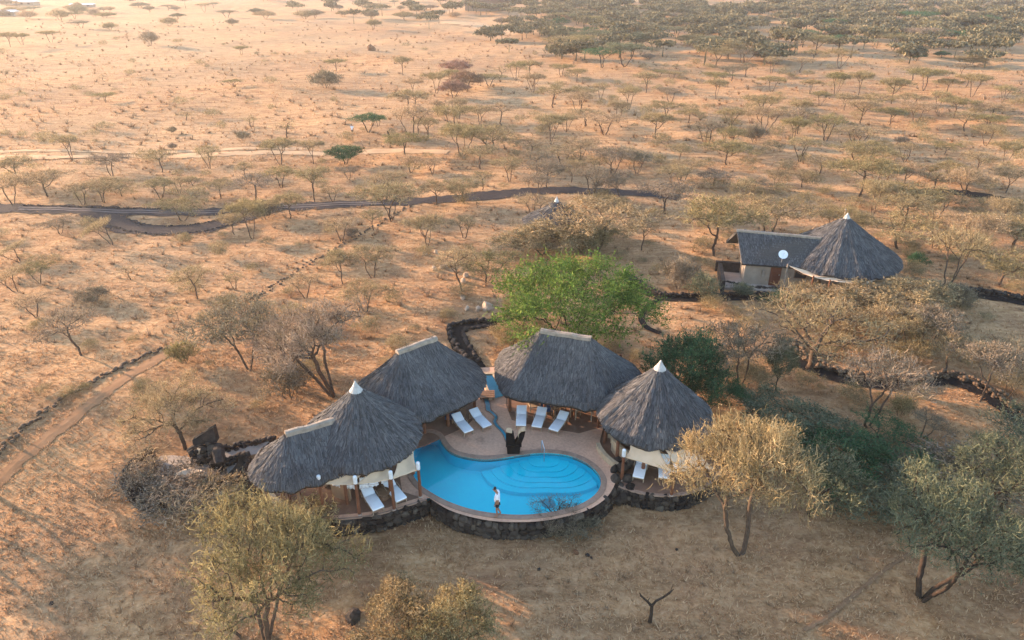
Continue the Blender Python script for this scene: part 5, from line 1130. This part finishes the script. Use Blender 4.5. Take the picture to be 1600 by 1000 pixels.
# (base x, base y, crown top y, crown width, family, colour, crown centre x or None, label or None), pixels of the photograph turned into ground points
TR = [
 # foreground and middle, described singly
 (-95, 800, ('h', 4.6), 200, 'umb', 'olive', None, 'unseen wide olive acacia added beyond the lower left picture edge for its shadow'),  # this and the next two: unseen, added to shade the lower left ground
 (-150, 690, ('h', 4.8), 190, 'umb', 'tan', None, 'unseen wide tan acacia added for shadow beyond the left edge above the footpath'),
 (-60, 640, ('h', 4.0), 110, 'open', 'grey', None, 'unseen sparse grey acacia added for shadow beyond the left edge near the stone line'),
 (418, 998, 790, 290, 'hero', 'olive', 462, 'large olive thorn tree at bottom left with forked dark trunk'),
 (374, 996, 895, 85, 'sap', 'yellow', 355, 'thin leaning sapling left of the large olive thorn tree'),
 (718, 1012, 905, 120, 'bushy', 'yellow', 715, 'yellow-olive bushy tree at the bottom edge, right of a pair'),
 (632, 1012, 912, 150, 'bushy', 'olive', 632, 'olive bushy tree at the bottom edge, left of a pair'),
 (1157, 866, 637, 255, 'hero', 'yellow', 1128, 'big golden thorn tree in front of the right hut'),
 (1265, 805, 690, 130, 'umb', 'sage', 1275, 'dark curved tree just right of the golden tree'),
 (1440, 936, 750, 265, 'hero', 'sage', 1470, 'dark green spreading tree with V trunk at lower right'),
 (1558, 806, 685, 230, 'hero', 'sage', 1560, 'dark tree near the right edge above the lower V tree'),
 (1605, 735, 640, 170, 'umb', 'sage', 1605, 'grey-green acacia cut by the right edge below the path'),
 (1330, 790, ('h', 1.6), 130, 'shrub', 'sage', None, 'low grey-green brush between the golden tree and V tree'),
 (1606, 960, 830, 150, 'umb', 'sage', 1610, 'dark twiggy tree cut by the lower right edge'),
 (1262, 577, 452, 210, 'herobare', 'tan', 1275, 'wide bare spreading tree beside the sweeping black path'),
 (520, 618, 468, 205, 'hero', 'grey', 470, 'big grey bare leaning tree behind the left hut'),
 (290, 702, 598, 165, 'herobare', 'tan', 292, 'bare many-forked tree above the stone ring'),
 (888, 560, 372, 262, 'feather', 'green', 890, 'large bright green feathery tree behind the middle pavilion'),
 (1068, 628, 497, 118, 'feather', 'dkgreen', 1066, 'tall dark green bush behind the right conical hut'),
 (1108, 640, 565, 100, 'feather', 'dkgreen', 1105, 'lower dark green bush right of the conical hut'),
 (810, 500, 452, 62, 'bushy', 'olive', 812, 'olive bush at the left foot of the bright green tree'),
 (800, 540, 495, 60, 'bushy', 'yellow', 795, 'yellow-olive bush between green tree and middle pavilion'),
 (1158, 604, 497, 120, 'umb', 'grey', 1150, 'dark forked grey tree right of the dark green bush'),
 (1212, 612, 520, 45, 'bushy', 'sage', 1215, 'narrow dark green shrub beside the forked grey tree'),
 (1225, 690, 612, 165, 'bushy', 'sage', 1230, 'grey-green bush mass behind the golden tree'),
 (1300, 745, 655, 150, 'bushy', 'dkgreen', 1300, 'dark green bush right of the golden tree'),
 (1376, 712, 675, 130, 'umb', 'dkgreen', 1390, 'low flat dark green acacia with curved trunk at right'),
 (1356, 666, 540, 130, 'open', 'grey', 1375, 'pale grey bare tree below the sweeping black path'),
 (1440, 684, 640, 70, 'open', 'grey', 1455, 'small grey bare tree beneath the sweeping path at right'),
 (1405, 650, 612, 40, 'shrub', 'yellow', None, 'small golden shrub beneath the pale grey tree'),
 (1500, 770, ('h', 2.2), 180, 'shrub', 'grey', None, 'wide grey brush in the right grove'),
 (1420, 770, ('h', 2.0), 170, 'shrub', 'sage', None, 'grey-green brush left of the wide grey brush'),
 (895, 830, ('h', 1.0), 90, 'shrub', 'grey', None, 'grey dry shrub growing against the pool wall'),
 (868, 824, ('h', 1.75), 80, 'herobare', 'grey', 874, 'bare twiggy sapling reaching over the pool edge'),
 (312, 834, 765, 90, 'sap', 'grey', 312, 'small bare tree below the stone ring'),
 (480, 848, 780, 130, 'shrub', 'yellow', None, 'golden dry shrub in front of the left terrace'),
 (420, 845, 792, 110, 'shrub', 'tan', None, 'tan dry shrub left of the golden one at the terrace'),
 (126, 556, 478, 95, 'open', 'grey', 112, 'bare grey tree leaning left above the stone line'),
 (288, 568, 528, 50, 'shrub', 'olive', None, 'pale olive shrub beside the upper end of the stone line'),
 (390, 578, 462, 150, 'umb', 'grey', 380, 'purplish grey bare tree left of the big leaning tree'),
 (440, 575, 495, 70, 'sap', 'yellow', 440, 'pale yellow sapling between the two grey bare trees'),
 (452, 622, 560, 95, 'shrub', 'grey', None, 'grey brush under the big leaning tree'),
 (290, 782, ('h', 1.5), 130, 'shrub', 'grey', None, 'grey brush piled on the front of the stone ring'),
 (350, 788, ('h', 1.5), 120, 'shrub', 'tan', None, 'tan brush growing over the right of the stone ring'),
 (225, 765, ('h', 1.6), 95, 'shrub', 'grey', None, 'dark grey brush on the left of the stone ring'),
 (245, 735, 690, 80, 'sap', 'tan', 240, 'bare twiggy sapling rising from the left of the stone ring'),
 (930, 392, 335, 175, 'umb', 'yellow', 925, 'wide yellow-olive tree in front of the half-hidden small roof'),
 (848, 398, 334, 130, 'bushy', 'tan', 850, 'tan brush tree hiding the left of the small roof'),
 (908, 392, 340, 110, 'bushy', 'olive', 905, 'olive bush hiding the right foot of the small roof'),
 (1114, 400, 300, 128, 'umb', 'olive', 1113, 'tall olive umbrella tree left of the dish house'),
 (1200, 370, 302, 125, 'umb', 'olive', 1200, 'olive umbrella tree rising behind the house wing'),
 (1402, 389, 328, 120, 'umb', 'yellow', 1395, 'yellow-olive umbrella tree just right of the house cone'),
 (1431, 419, 392, 30, 'shrub', 'dkgreen', None, 'dark green shrub touching the right eave of the house'),
 (1262, 470, 436, 60, 'shrub', 'tan', None, 'dry tan shrub before the left sail of the house'),
 (1405, 505, 448, 170, 'bushy', 'tan', 1405, 'wide tan brush tree right below the house'),
 (1315, 500, 458, 130, 'bushy', 'tan', 1310, 'tan brush tree directly below the house front'),
 (1316, 455, 432, 30, 'shrub', 'yellow', None, 'small yellow-green shrub before the right sail of the house'),
 (1060, 450, 396, 58, 'shrub', 'grey', None, 'tall purplish grey shrub left of the pale shrub near the house path'),
 (1096, 468, 421, 62, 'shrub', 'sage', None, 'pale grey-green shrub on the path to the house'),
 (1157, 462, 440, 40, 'shrub', 'sage', None, 'low grey-green shrub before the house terrace'),
 (1218, 474, 458, 55, 'shrub', 'dkgreen', None, 'low green hedge plant at the end of the house path'),
 (1478, 458, 342, 90, 'open', 'tan', 1480, 'many-stemmed bare tan tree right of the house'),
 (1495, 480, 440, 50, 'shrub', 'grey', None, 'grey shrub at the foot of the many-stemmed tan tree'),
 (540, 257, 221, 52, 'bushy', 'dkgreen', 540, 'round dark green tree standing alone on the pale plain'),
 (612, 345, 280, 100, 'umb', 'tan', 612, 'wide forked tan tree standing at the gravel track'),
 (286, 345, 306, 80, 'umb', 'olive', 290, 'flat dark olive tree inside the gravel loop'),
 (1178, 223, 191, 38, 'shrub', 'grey', None, 'round purplish grey bush on the far right plain'),
]
def many(s, fam, col):
    for q in s.split(';'):
        v = [float(x) for x in q.split()]
        TR.append((v[0], v[1], v[2], v[3], fam, col, v[4] if len(v) > 4 else None, None))
many('75 307 262 72;163 317 275 72;190 307 277 52;252 312 275 50;346 310 277 52;366 367 330 46;682 320 280 58;724 317 275 62;668 385 330 68;583 434 380 74;535 444 385 50;571 487 435 74;1253 293 262 42;1211 290 262 38;1377 298 250 54;1412 292 250 60;1512 355 320 50;1295 352 315 40', 'umb', 'tan')
many('130 320 280 48;281 304 272 38;302 300 272 30;32 410 375 54 12;26 456 415 54 10;58 495 455 64;309 467 410 64 300;368 453 425 34;175 382 335 54 146;520 316 288 48;584 360 325 40;533 377 335 54;725 372 335 48;479 466 425 62;721 455 380 76 706;834 338 300 64;893 285 245 36;933 275 240 44;1003 391 335 56;1282 335 305 34;1575 331 310 44;1412 550 480 66;1477 582 515 84;1560 577 520 76;1570 624 570 66;1386 542 470 92', 'open', 'tan')
many('95 366 338 54;545 281 258 38;855 295 248 64;970 313 265 56 952;1040 334 278 84;957 273 225 74;1443 547 470 94;1530 627 525 96;1115 290 265 54;1180 298 275 48', 'umb', 'grey')
many('62 443 405 54;394 373 305 62;454 342 298 58;440 293 258 54;1342 307 240 96;1483 283 250 54;1446 280 255 38;1410 338 300 120;1580 395 330 110;1560 445 385 118;760 442 393 108 757;1345 262 235 92;1135 258 216 76;765 240 205 92;1475 241 220 44', 'umb', 'olive')
many('492 315 255 54;385 286 250 30;642 270 240 38;676 272 245 38;754 297 265 38;647 219 160 64;669 216 180 42;685 182 155 28;717 186 150 32;750 199 160 48;783 196 158 52;905 177 140 54;945 211 175 70;1060 263 220 36;905 250 212 66;880 262 225 60;830 250 212 60', 'vase', 'tan')
many('405 291 265 28;745 326 308 18;203 437 412 34;278 501 475 24;450 216 185 38;393 201 178 26;780 123 100 34', 'sap', 'yellow')
many('145 471 445 50;415 342 308 64;550 371 353 26;510 139 105 48;850 207 190 26;1014 93 83 24;1040 145 138 30;1335 214 197 32;1410 226 212 26;270 209 196 14;380 220 203 24;235 70 47 30;270 234 222 14;1545 205 190 30', 'shrub', 'grey')
many('729 141 105 54;709 153 120 44;715 117 90 50', 'bushy', 'red')
many('576 207 175 54;591 198 178 28;1308 82 52 58;1430 42 15 54;1505 74 45 54;1300 52 27 34', 'umb', 'dkgreen')
many('1430 96 77 28;1470 91 78 22', 'bushy', 'dkgreen')
many('1442 141 103 64;1393 161 117 48;1518 151 112 46;1340 153 107 34;1281 166 140 34;1265 146 122 34;1390 196 165 54;1490 183 148 54;1540 209 175 48;1142 201 165 58;1120 136 110 44;1275 86 52 54;1040 182 165 54;1075 192 168 48;1030 120 108 26;1050 124 110 28;525 111 90 34;378 87 70 22;16 74 48 26;36 72 50 24;80 67 46 28', 'umb', 'olive')

def spot_free(x, y, m=0.6):
    if inside(np.array([x]), np.array([y]), offset_poly(DECK, m))[0] or math.hypot(x-HUTR.x, y-HUTR.y) < 4.4: return False
    if math.hypot(x-HC.x, y-HC.y) < 6.5 or (17.5 < x < 26 and 49 < y < 56): return False
    return True
# further scattered trees on the plain and in the far woodland
extra = random.Random(77); cand = []
placed = [(t[0], t[1]) for t in TR]
def scatter(n, x0, x1, y0, y1, fams, cols, ws, hs_, wfun=None):
    k = 0; tries = 0
    while k < n and tries < n*40:
        tries += 1; x = extra.uniform(x0, x1); y = extra.uniform(y0, y1)
        if wfun and extra.random() > wfun(x, y): continue
        s = PR(*GT(x, y))[2]
        if any(abs(x-a)*0.8 < 2.4*s and abs(y-b) < 1.5*s for a, b in placed): continue
        p = GT(x, y)
        if not spot_free(p.x, p.y, 1.5): continue
        placed.append((x, y)); W = extra.uniform(*ws); H = extra.uniform(*hs_)
        TR.append((x, y, ('h', H), W*s, extra.choice(fams), extra.choice(cols), None, None)); k += 1
scatter(26, 0, 1600, 250, 322, ['umb', 'open', 'vase'], ['tan', 'tan', 'olive', 'grey'], (3.0, 5.0), (2.6, 4.0), lambda x, y: 0.4+0.6*(x > 700))
scatter(56, 600, 1600, 110, 250, ['umb', 'open', 'vase', 'umb'], ['tan', 'olive', 'grey', 'tan', 'olive'], (3.5, 7.0), (2.8, 4.6))
scatter(5, 0, 560, 115, 230, ['umb', 'sap', 'shrub'], ['tan', 'olive', 'tan'], (2.0, 4.5), (1.2, 3.0))
scatter(62, 850, 1600, 24, 112, ['umb', 'umb', 'bushy', 'vase'], ['olive', 'olive', 'sage', 'dkgreen', 'grey', 'tan'], (7.0, 12.5), (3.4, 6.0), lambda x, y: 1.0 if y < 85 else 0.45)
scatter(46, 0, 850, 9, 50, ['umb', 'bushy', 'bushy', 'shrub'], ['olive', 'grey', 'sage', 'tan'], (5.0, 10.0), (2.5, 5.0), lambda x, y: 1.0 if y < 30 else 0.3)
scatter(8, 1300, 1600, 330, 450, ['umb', 'open'], ['tan', 'olive', 'tan'], (3.5, 6.0), (2.8, 4.2))

FAMNAME = {'umb': ('acacia_tree', 'tree', 'flat-topped acacia'), 'open': ('acacia_tree', 'tree', 'sparse bare acacia'), 'vase': ('acacia_tree', 'tree', 'upright vase-shaped acacia'), 'shrub': ('dry_shrub', 'shrub', 'dry shrub'), 'sap': ('sapling', 'tree', 'thin sapling'), 'bushy': ('bushy_tree', 'tree', 'bushy tree'), 'hero': ('thorn_tree', 'tree', 'thorn tree'), 'herobare': ('bare_tree', 'tree', 'bare tree'), 'feather': ('feathery_tree', 'tree', 'feathery tree')}
COLNAME = {'tan': 'tan', 'grey': 'grey', 'olive': 'olive', 'yellow': 'pale yellow', 'green': 'bright green', 'dkgreen': 'dark green', 'sage': 'grey-green', 'red': 'rust-red'}
def zone(x, y):
    if y < 45: return 'in the far woodland at the top '+('left' if x < 530 else 'middle' if x < 1070 else 'right')
    if y < 115: return 'on the far plain, upper '+('left' if x < 530 else 'middle' if x < 1070 else 'right')
    if y < 240: return 'beyond the dirt road, '+('left' if x < 530 else 'middle' if x < 1070 else 'right')
    if y < 328: return 'behind the gravel track, '+('left' if x < 530 else 'middle' if x < 1070 else 'right')
    if x < 430: return 'below the gravel loop at left'
    if x < 800: return 'between track and pavilions'
    if x < 1140: return 'near the half-hidden roof'
    return 'around the dish house' if y < 480 else 'above the sweeping path'
groups = {}
for i, t in enumerate(TR):
    if t[7] is None: groups.setdefault((t[5], FAMNAME[t[4]][2], zone(t[0], t[1])), []).append(i)
LAB = {}
def ordn(k): return f'{k}{"th" if 10 <= k % 100 <= 20 else {1: "st", 2: "nd", 3: "rd"}.get(k % 10, "th")}'
for (col, kind, zn), ids in groups.items():
    ids.sort(key=lambda i: TR[i][0])
    for k, i in enumerate(ids): LAB[i] = f'{COLNAME[col]} {kind} {zn}'+(f', {ordn(k+1)} such from left' if len(ids) > 1 else '')
cnt = {}
for i, (bx, by, ty, w, fam, col, cx, lab) in enumerate(TR):
    base = GT(bx, by)
    if not (-20 < by): continue
    s = PR(*base)[2]; W = w/s*1.02
    if isinstance(ty, tuple): H = ty[1]
    else:
        lo, hi = 0.4, 12.0
        for _ in range(24):
            H = (lo+hi)/2; sy = PR(base.x, base.y+(0.12 if fam in ('open', 'sap', 'vase', 'herobare', 'shrub', 'hero') else 0.26)*W, base.z+H)[1]
            if sy > ty: lo = H
            else: hi = H
        sC = PR(base.x, base.y, base.z+H*0.7)[2]; W = w/sC
        H = min(max(H, 0.6, W*(0.42 if fam != 'shrub' else 0.3)), 9.0)
    k = cnt.get(fam, 0); cnt[fam] = k+1; tm, cm, pH, pW = PROTO[fam][k % len(PROTO[fam])]
    nm, cat, _ = FAMNAME[fam]; root = thing(nm, lab or LAB[i], cat, base, random.uniform(0, 2*PI), None if lab else f'{FAMNAME[fam][2]}s of the savanna')
    W *= 0.9 if fam in ('hero', 'shrub') else 1.06; root.scale = (W/pW, W/pW*random.uniform(0.9, 1.08), H/pH*0.97)
    if cx is not None and abs(cx-bx) > 3:
        lean = math.atan2((cx-bx)/s, H*0.8)*0.75; root.rotation_mode = 'XYZ'
        root.rotation_euler = (Matrix.Rotation(lean, 3, 'Y') @ Matrix.Rotation(root.rotation_euler.z, 3, 'Z')).to_euler()
    bt = M['bark_dark'] if (col in ('sage', 'dkgreen', 'green') or fam == 'herobare' and i % 2) else M['bark']
    for pn, me, mt in (('trunk', tm, bt), ('crown', cm, CROWN[col])):
        o = bpy.data.objects.new(pn, me); C.objects.link(o); o.parent = root; o.material_slots[0].link = 'OBJECT'; o.material_slots[0].material = mt
# dead forked snag
p = GT(1015, 972); sn = thing('dead_snag', 'small dead forked snag standing on bare ground at bottom', 'tree', p)
mb = MB(); mb.tube([p-Vector((0, 0, 0.1)), p+Vector((0.03, 0, 0.5)), p+Vector((0, 0, 1.05))], [0.10, 0.075, 0.07], 8); mb.build('trunk', M['bark_dark'], sn)
mb = MB(); mb.tube([p+Vector((0, 0, 0.98)), p+Vector((-0.22, 0, 1.28)), p+Vector((-0.50, 0.05, 1.55)), p+Vector((-0.56, 0.05, 1.72))], [0.065, 0.05, 0.045, 0.012], 7); mb.tube([p+Vector((-0.2, 0, 1.25)), p+Vector((-0.12, 0, 1.5))], [0.025, 0.01], 5); mb.build('branch', M['bark_dark'], sn)
mb = MB(); mb.tube([p+Vector((0, 0, 0.98)), p+Vector((0.15, 0, 1.3)), p+Vector((0.5, 0.05, 1.5)), p+Vector((0.68, 0.05, 1.72)), p+Vector((0.84, 0.05, 1.95))], [0.065, 0.05, 0.045, 0.05, 0.012], 7); mb.tube([p+Vector((0.72, 0.05, 1.78)), p+Vector((0.78, 0.08, 2.2))], [0.02, 0.006], 5); mb.build('branch', M['bark_dark'], sn)

# far woodland seen as one mass
wv, wf = [], []; nb = 0; fr_ = np.random.default_rng(5)
far_protos = []
for fam in ('umb', 'bushy', 'umb', 'vase'):
    tm, cm, pH, pW = PROTO[fam][len(far_protos) % len(PROTO[fam])]
    nvt = len(cm.vertices); co = np.empty(nvt*3, np.float32); cm.vertices.foreach_get('co', co); co = co.reshape(-1, 3)
    tri = np.empty(len(cm.polygons)*3, np.int32); cm.loops.foreach_get('vertex_index', tri); tri = tri.reshape(-1, 3)
    sel = co[tri[:, 0]][fr_.random(len(tri)) < 0.035]; far_protos.append((sel, pH, pW))
k = 0
while k < 1500:
    x = fr_.uniform(-20, 1620); y = fr_.uniform(-42, 115)
    wx = float(sstep(250, 1050, x)); dens = max(0.0, (118*(0.36+0.64*wx)-y)/118)**1.7*(0.5+0.5*wx)
    if fr_.random() > dens or (690 < x < 800 and 26 < y < 60) or (1105 < x < 1185 and 3 < y < 18): continue
    q = GT(x, y)
    if q.y > 1500: continue
    k += 1; sel, pH, pW = far_protos[k % 4]; W = fr_.uniform(6, 11); H = fr_.uniform(3.5, 6.5); a = fr_.uniform(0, 6.3); m_ = len(sel)
    c = sel*[W/pW, W/pW, H/pH]; c = np.stack([c[:, 0]*math.cos(a)-c[:, 1]*math.sin(a), c[:, 0]*math.sin(a)+c[:, 1]*math.cos(a), c[:, 2]], 1)+[q.x, q.y, q.z]
    d1 = fr_.normal(0, 0.30, (m_, 3)); d2 = fr_.normal(0, 0.30, (m_, 3)); wv.append(np.stack([c+d1, c+d2, c-d1*0.6-d2*0.6], 1).reshape(-1, 3)); wf.append(np.arange(m_*3).reshape(-1, 3)+nb); nb += m_*3
    tv = np.array([(q.x-0.2, q.y, q.z-0.2), (q.x+0.2, q.y, q.z-0.2), (q.x, q.y, q.z+H*0.75)]); wv.append(tv); wf.append(np.array([[0, 1, 2]])+nb); nb += 3
fw = obj('far_woodland', mesh_np('far_woodland', np.concatenate(wv), np.concatenate(wf)), island('far_woodland_leaves', [(0, (0.06, 0.056, 0.03)), (0.5, (0.135, 0.115, 0.062)), (1, (0.24, 0.20, 0.115))], 0.05, 0.15)); tag(fw, 'dense far woodland of olive acacias along the top edge', 'woodland', kind='stuff')

# thorn scrub: low twiggy bushes too many to count
wv, wf = [], []; nb = 0; k = 0
shp = []
for tm, cm, pH, pW in PROTO['shrub']:
    co = np.empty(len(cm.vertices)*3, np.float32); cm.vertices.foreach_get('co', co); tri = np.empty(len(cm.polygons)*3, np.int32); cm.loops.foreach_get('vertex_index', tri); shp.append((co.reshape(-1, 3), tri.reshape(-1, 3), pW))
while k < 520:
    x = fr_.uniform(-10, 1610); y = fr_.uniform(60, 640)
    if fr_.random() > (1.0 if x > 780 else 0.45)*(1.0 if y < 330 else 0.6): continue
    q = GT(x, y)
    if not spot_free(q.x, q.y, 2.5) or any((q.x-v_.x)**2+(q.y-v_.y)**2 < (hw+0.8)**2 for P_, hw in PATHS for v_ in P_[::3]): continue
    k += 1; co, tri, pW = shp[k % 3]; W = fr_.uniform(0.7, 2.2)*(1.0 if y > 330 else 1.5); sel = tri[fr_.random(len(tri)) < (0.10 if y < 330 else 0.22)]; a = fr_.uniform(0, 6.3); m_ = len(sel)
    grow = 1.8 if y < 330 else 1.4; T3 = co[sel]; cc = T3.mean(1, keepdims=True); T3 = cc+(T3-cc)*grow; T3 = T3*[W/pW, W/pW, W/pW*fr_.uniform(0.6, 1.0)]
    T3 = np.stack([T3[..., 0]*math.cos(a)-T3[..., 1]*math.sin(a), T3[..., 0]*math.sin(a)+T3[..., 1]*math.cos(a), T3[..., 2]], -1)+[q.x, q.y, q.z]
    wv.append(T3.reshape(-1, 3)); wf.append(np.arange(m_*3).reshape(-1, 3)+nb); nb += m_*3
tsb = obj('thorn_scrub', mesh_np('thorn_scrub', np.concatenate(wv), np.concatenate(wf)), CROWN['tan']); tag(tsb, 'low twiggy thorn scrub scattered between the acacias', 'scrub', kind='stuff')

# ------------------------------------------------------------------ grass and scrub
def near_path(x, y):
    r = np.zeros(len(x), bool)
    for P, hw in PATHS:
        if hw > 6: continue
        for i in range(0, len(P), 2):
            r |= (x-P[i].x)**2+(y-P[i].y)**2 < (hw*0.95)**2
    return r
def forbid(x, y):
    r = inside(x, y, offset_poly(DECK, 0.05)) | (np.hypot(x-TERR_R.x, y-TERR_R.y) < TR_RAD+0.25) | near_path(x, y)
    r |= np.hypot((x-RC.x)/1.12, y-RC.y) < RR-0.2
    r |= (np.hypot(x-HC.x, y-HC.y) < 4.6) | ((x > 16.5) & (x < 26) & (y > 49.5) & (y < 55))
    return r
def blades(n, gen, hmin, hmax, bl_n, bw, seed, lean=0.5):
    r = np.random.default_rng(seed); x, y = gen(r, n); ok = ~forbid(x, y); x, y = x[ok], y[ok]
    cl = np.sin(x*0.9+np.sin(y*0.7)*2)*np.sin(y*1.1+np.cos(x*0.6)*2); ok = r.random(len(x)) < 0.62+0.38*cl; x, y = x[ok], y[ok]
    k = len(x); z = terr(x, y); B = np.repeat(np.stack([x, y, z-0.02], 1), bl_n, 0); m_ = len(B); h = np.repeat(r.uniform(hmin, hmax, k), bl_n)*r.uniform(0.6, 1.1, m_)
    a = r.uniform(0, 2*PI, m_); d = np.stack([np.cos(a), np.sin(a), 0*a], 1); sd_ = np.stack([-np.sin(a), np.cos(a), 0*a], 1); B = B+d*(r.random(m_)*bw*2.5)[:, None]
    ln_ = (h*r.uniform(0.2, lean*2, m_))[:, None]; w = (bw*r.uniform(0.6, 1.4, m_))[:, None]
    V = np.stack([B-sd_*w, B+sd_*w, B+d*ln_+np.stack([0*h, 0*h, h], 1)], 1).reshape(-1, 3); return V, np.arange(m_*3).reshape(-1, 3)
def gen_band(y0, y1, xf=1.05, pad=6, power=1.0):
    def g(r, n):
        y = y0+(y1-y0)*r.random(n)**power; x = (r.random(n)*2-1)*(y*xf+pad); return x, y
    return g
parts = [blades(60000, gen_band(16.5, 42, 0.95, 6), 0.06, 0.20, 4, 0.026, 1, 0.9), blades(54000, gen_band(40, 95), 0.08, 0.26, 4, 0.034, 2, 0.8), blades(33000, gen_band(90, 220), 0.14, 0.38, 4, 0.075, 3, 0.7)]
nb = 0; GV = []; GF = []
for V, F in parts: GV.append(V); GF.append(F+nb); nb += len(V)
gr = obj('dry_grass', mesh_np('dry_grass', np.concatenate(GV), np.concatenate(GF)), M['grass']); tag(gr, 'short dry straw grass covering the savanna ground', 'grass', kind='stuff')
parts = [blades(700, gen_band(19, 45), 0.12, 0.32, 22, 0.016, 11, 0.9), blades(3300, gen_band(42, 110), 0.2, 0.55, 18, 0.035, 12, 0.8), blades(3800, gen_band(100, 330), 0.3, 0.95, 14, 0.09, 13, 0.8)]
nb = 0; GV = []; GF = []
for V, F in parts: GV.append(V); GF.append(F+nb); nb += len(V)
sb = obj('low_scrub', mesh_np('low_scrub', np.concatenate(GV), np.concatenate(GF)), M['scrub']); tag(sb, 'low brown scrub tufts scattered over the plain', 'scrub', kind='stuff')

# ------------------------------------------------------------------ haze in the air
hm = bpy.data.materials.new('haze'); hm.use_nodes = True; nt = hm.node_tree; nt.nodes.remove(nt.nodes['Principled BSDF'])
pv = nt.nodes.new('ShaderNodeVolumePrincipled'); pv.inputs['Color'].default_value = (0.95, 0.90, 0.86, 1); pv.inputs['Density'].default_value = 0.00022; pv.inputs['Anisotropy'].default_value = 0.35
nt.links.new(pv.outputs[0], nt.nodes['Material Output'].inputs['Volume'])
mb = MB(); mb.box((0, 1500, 10.75), (9000, 6000, 33.5)); hz_ = mb.build('haze', hm); tag(hz_, 'warm dusty haze hanging over the whole plain', 'haze', kind='stuff')
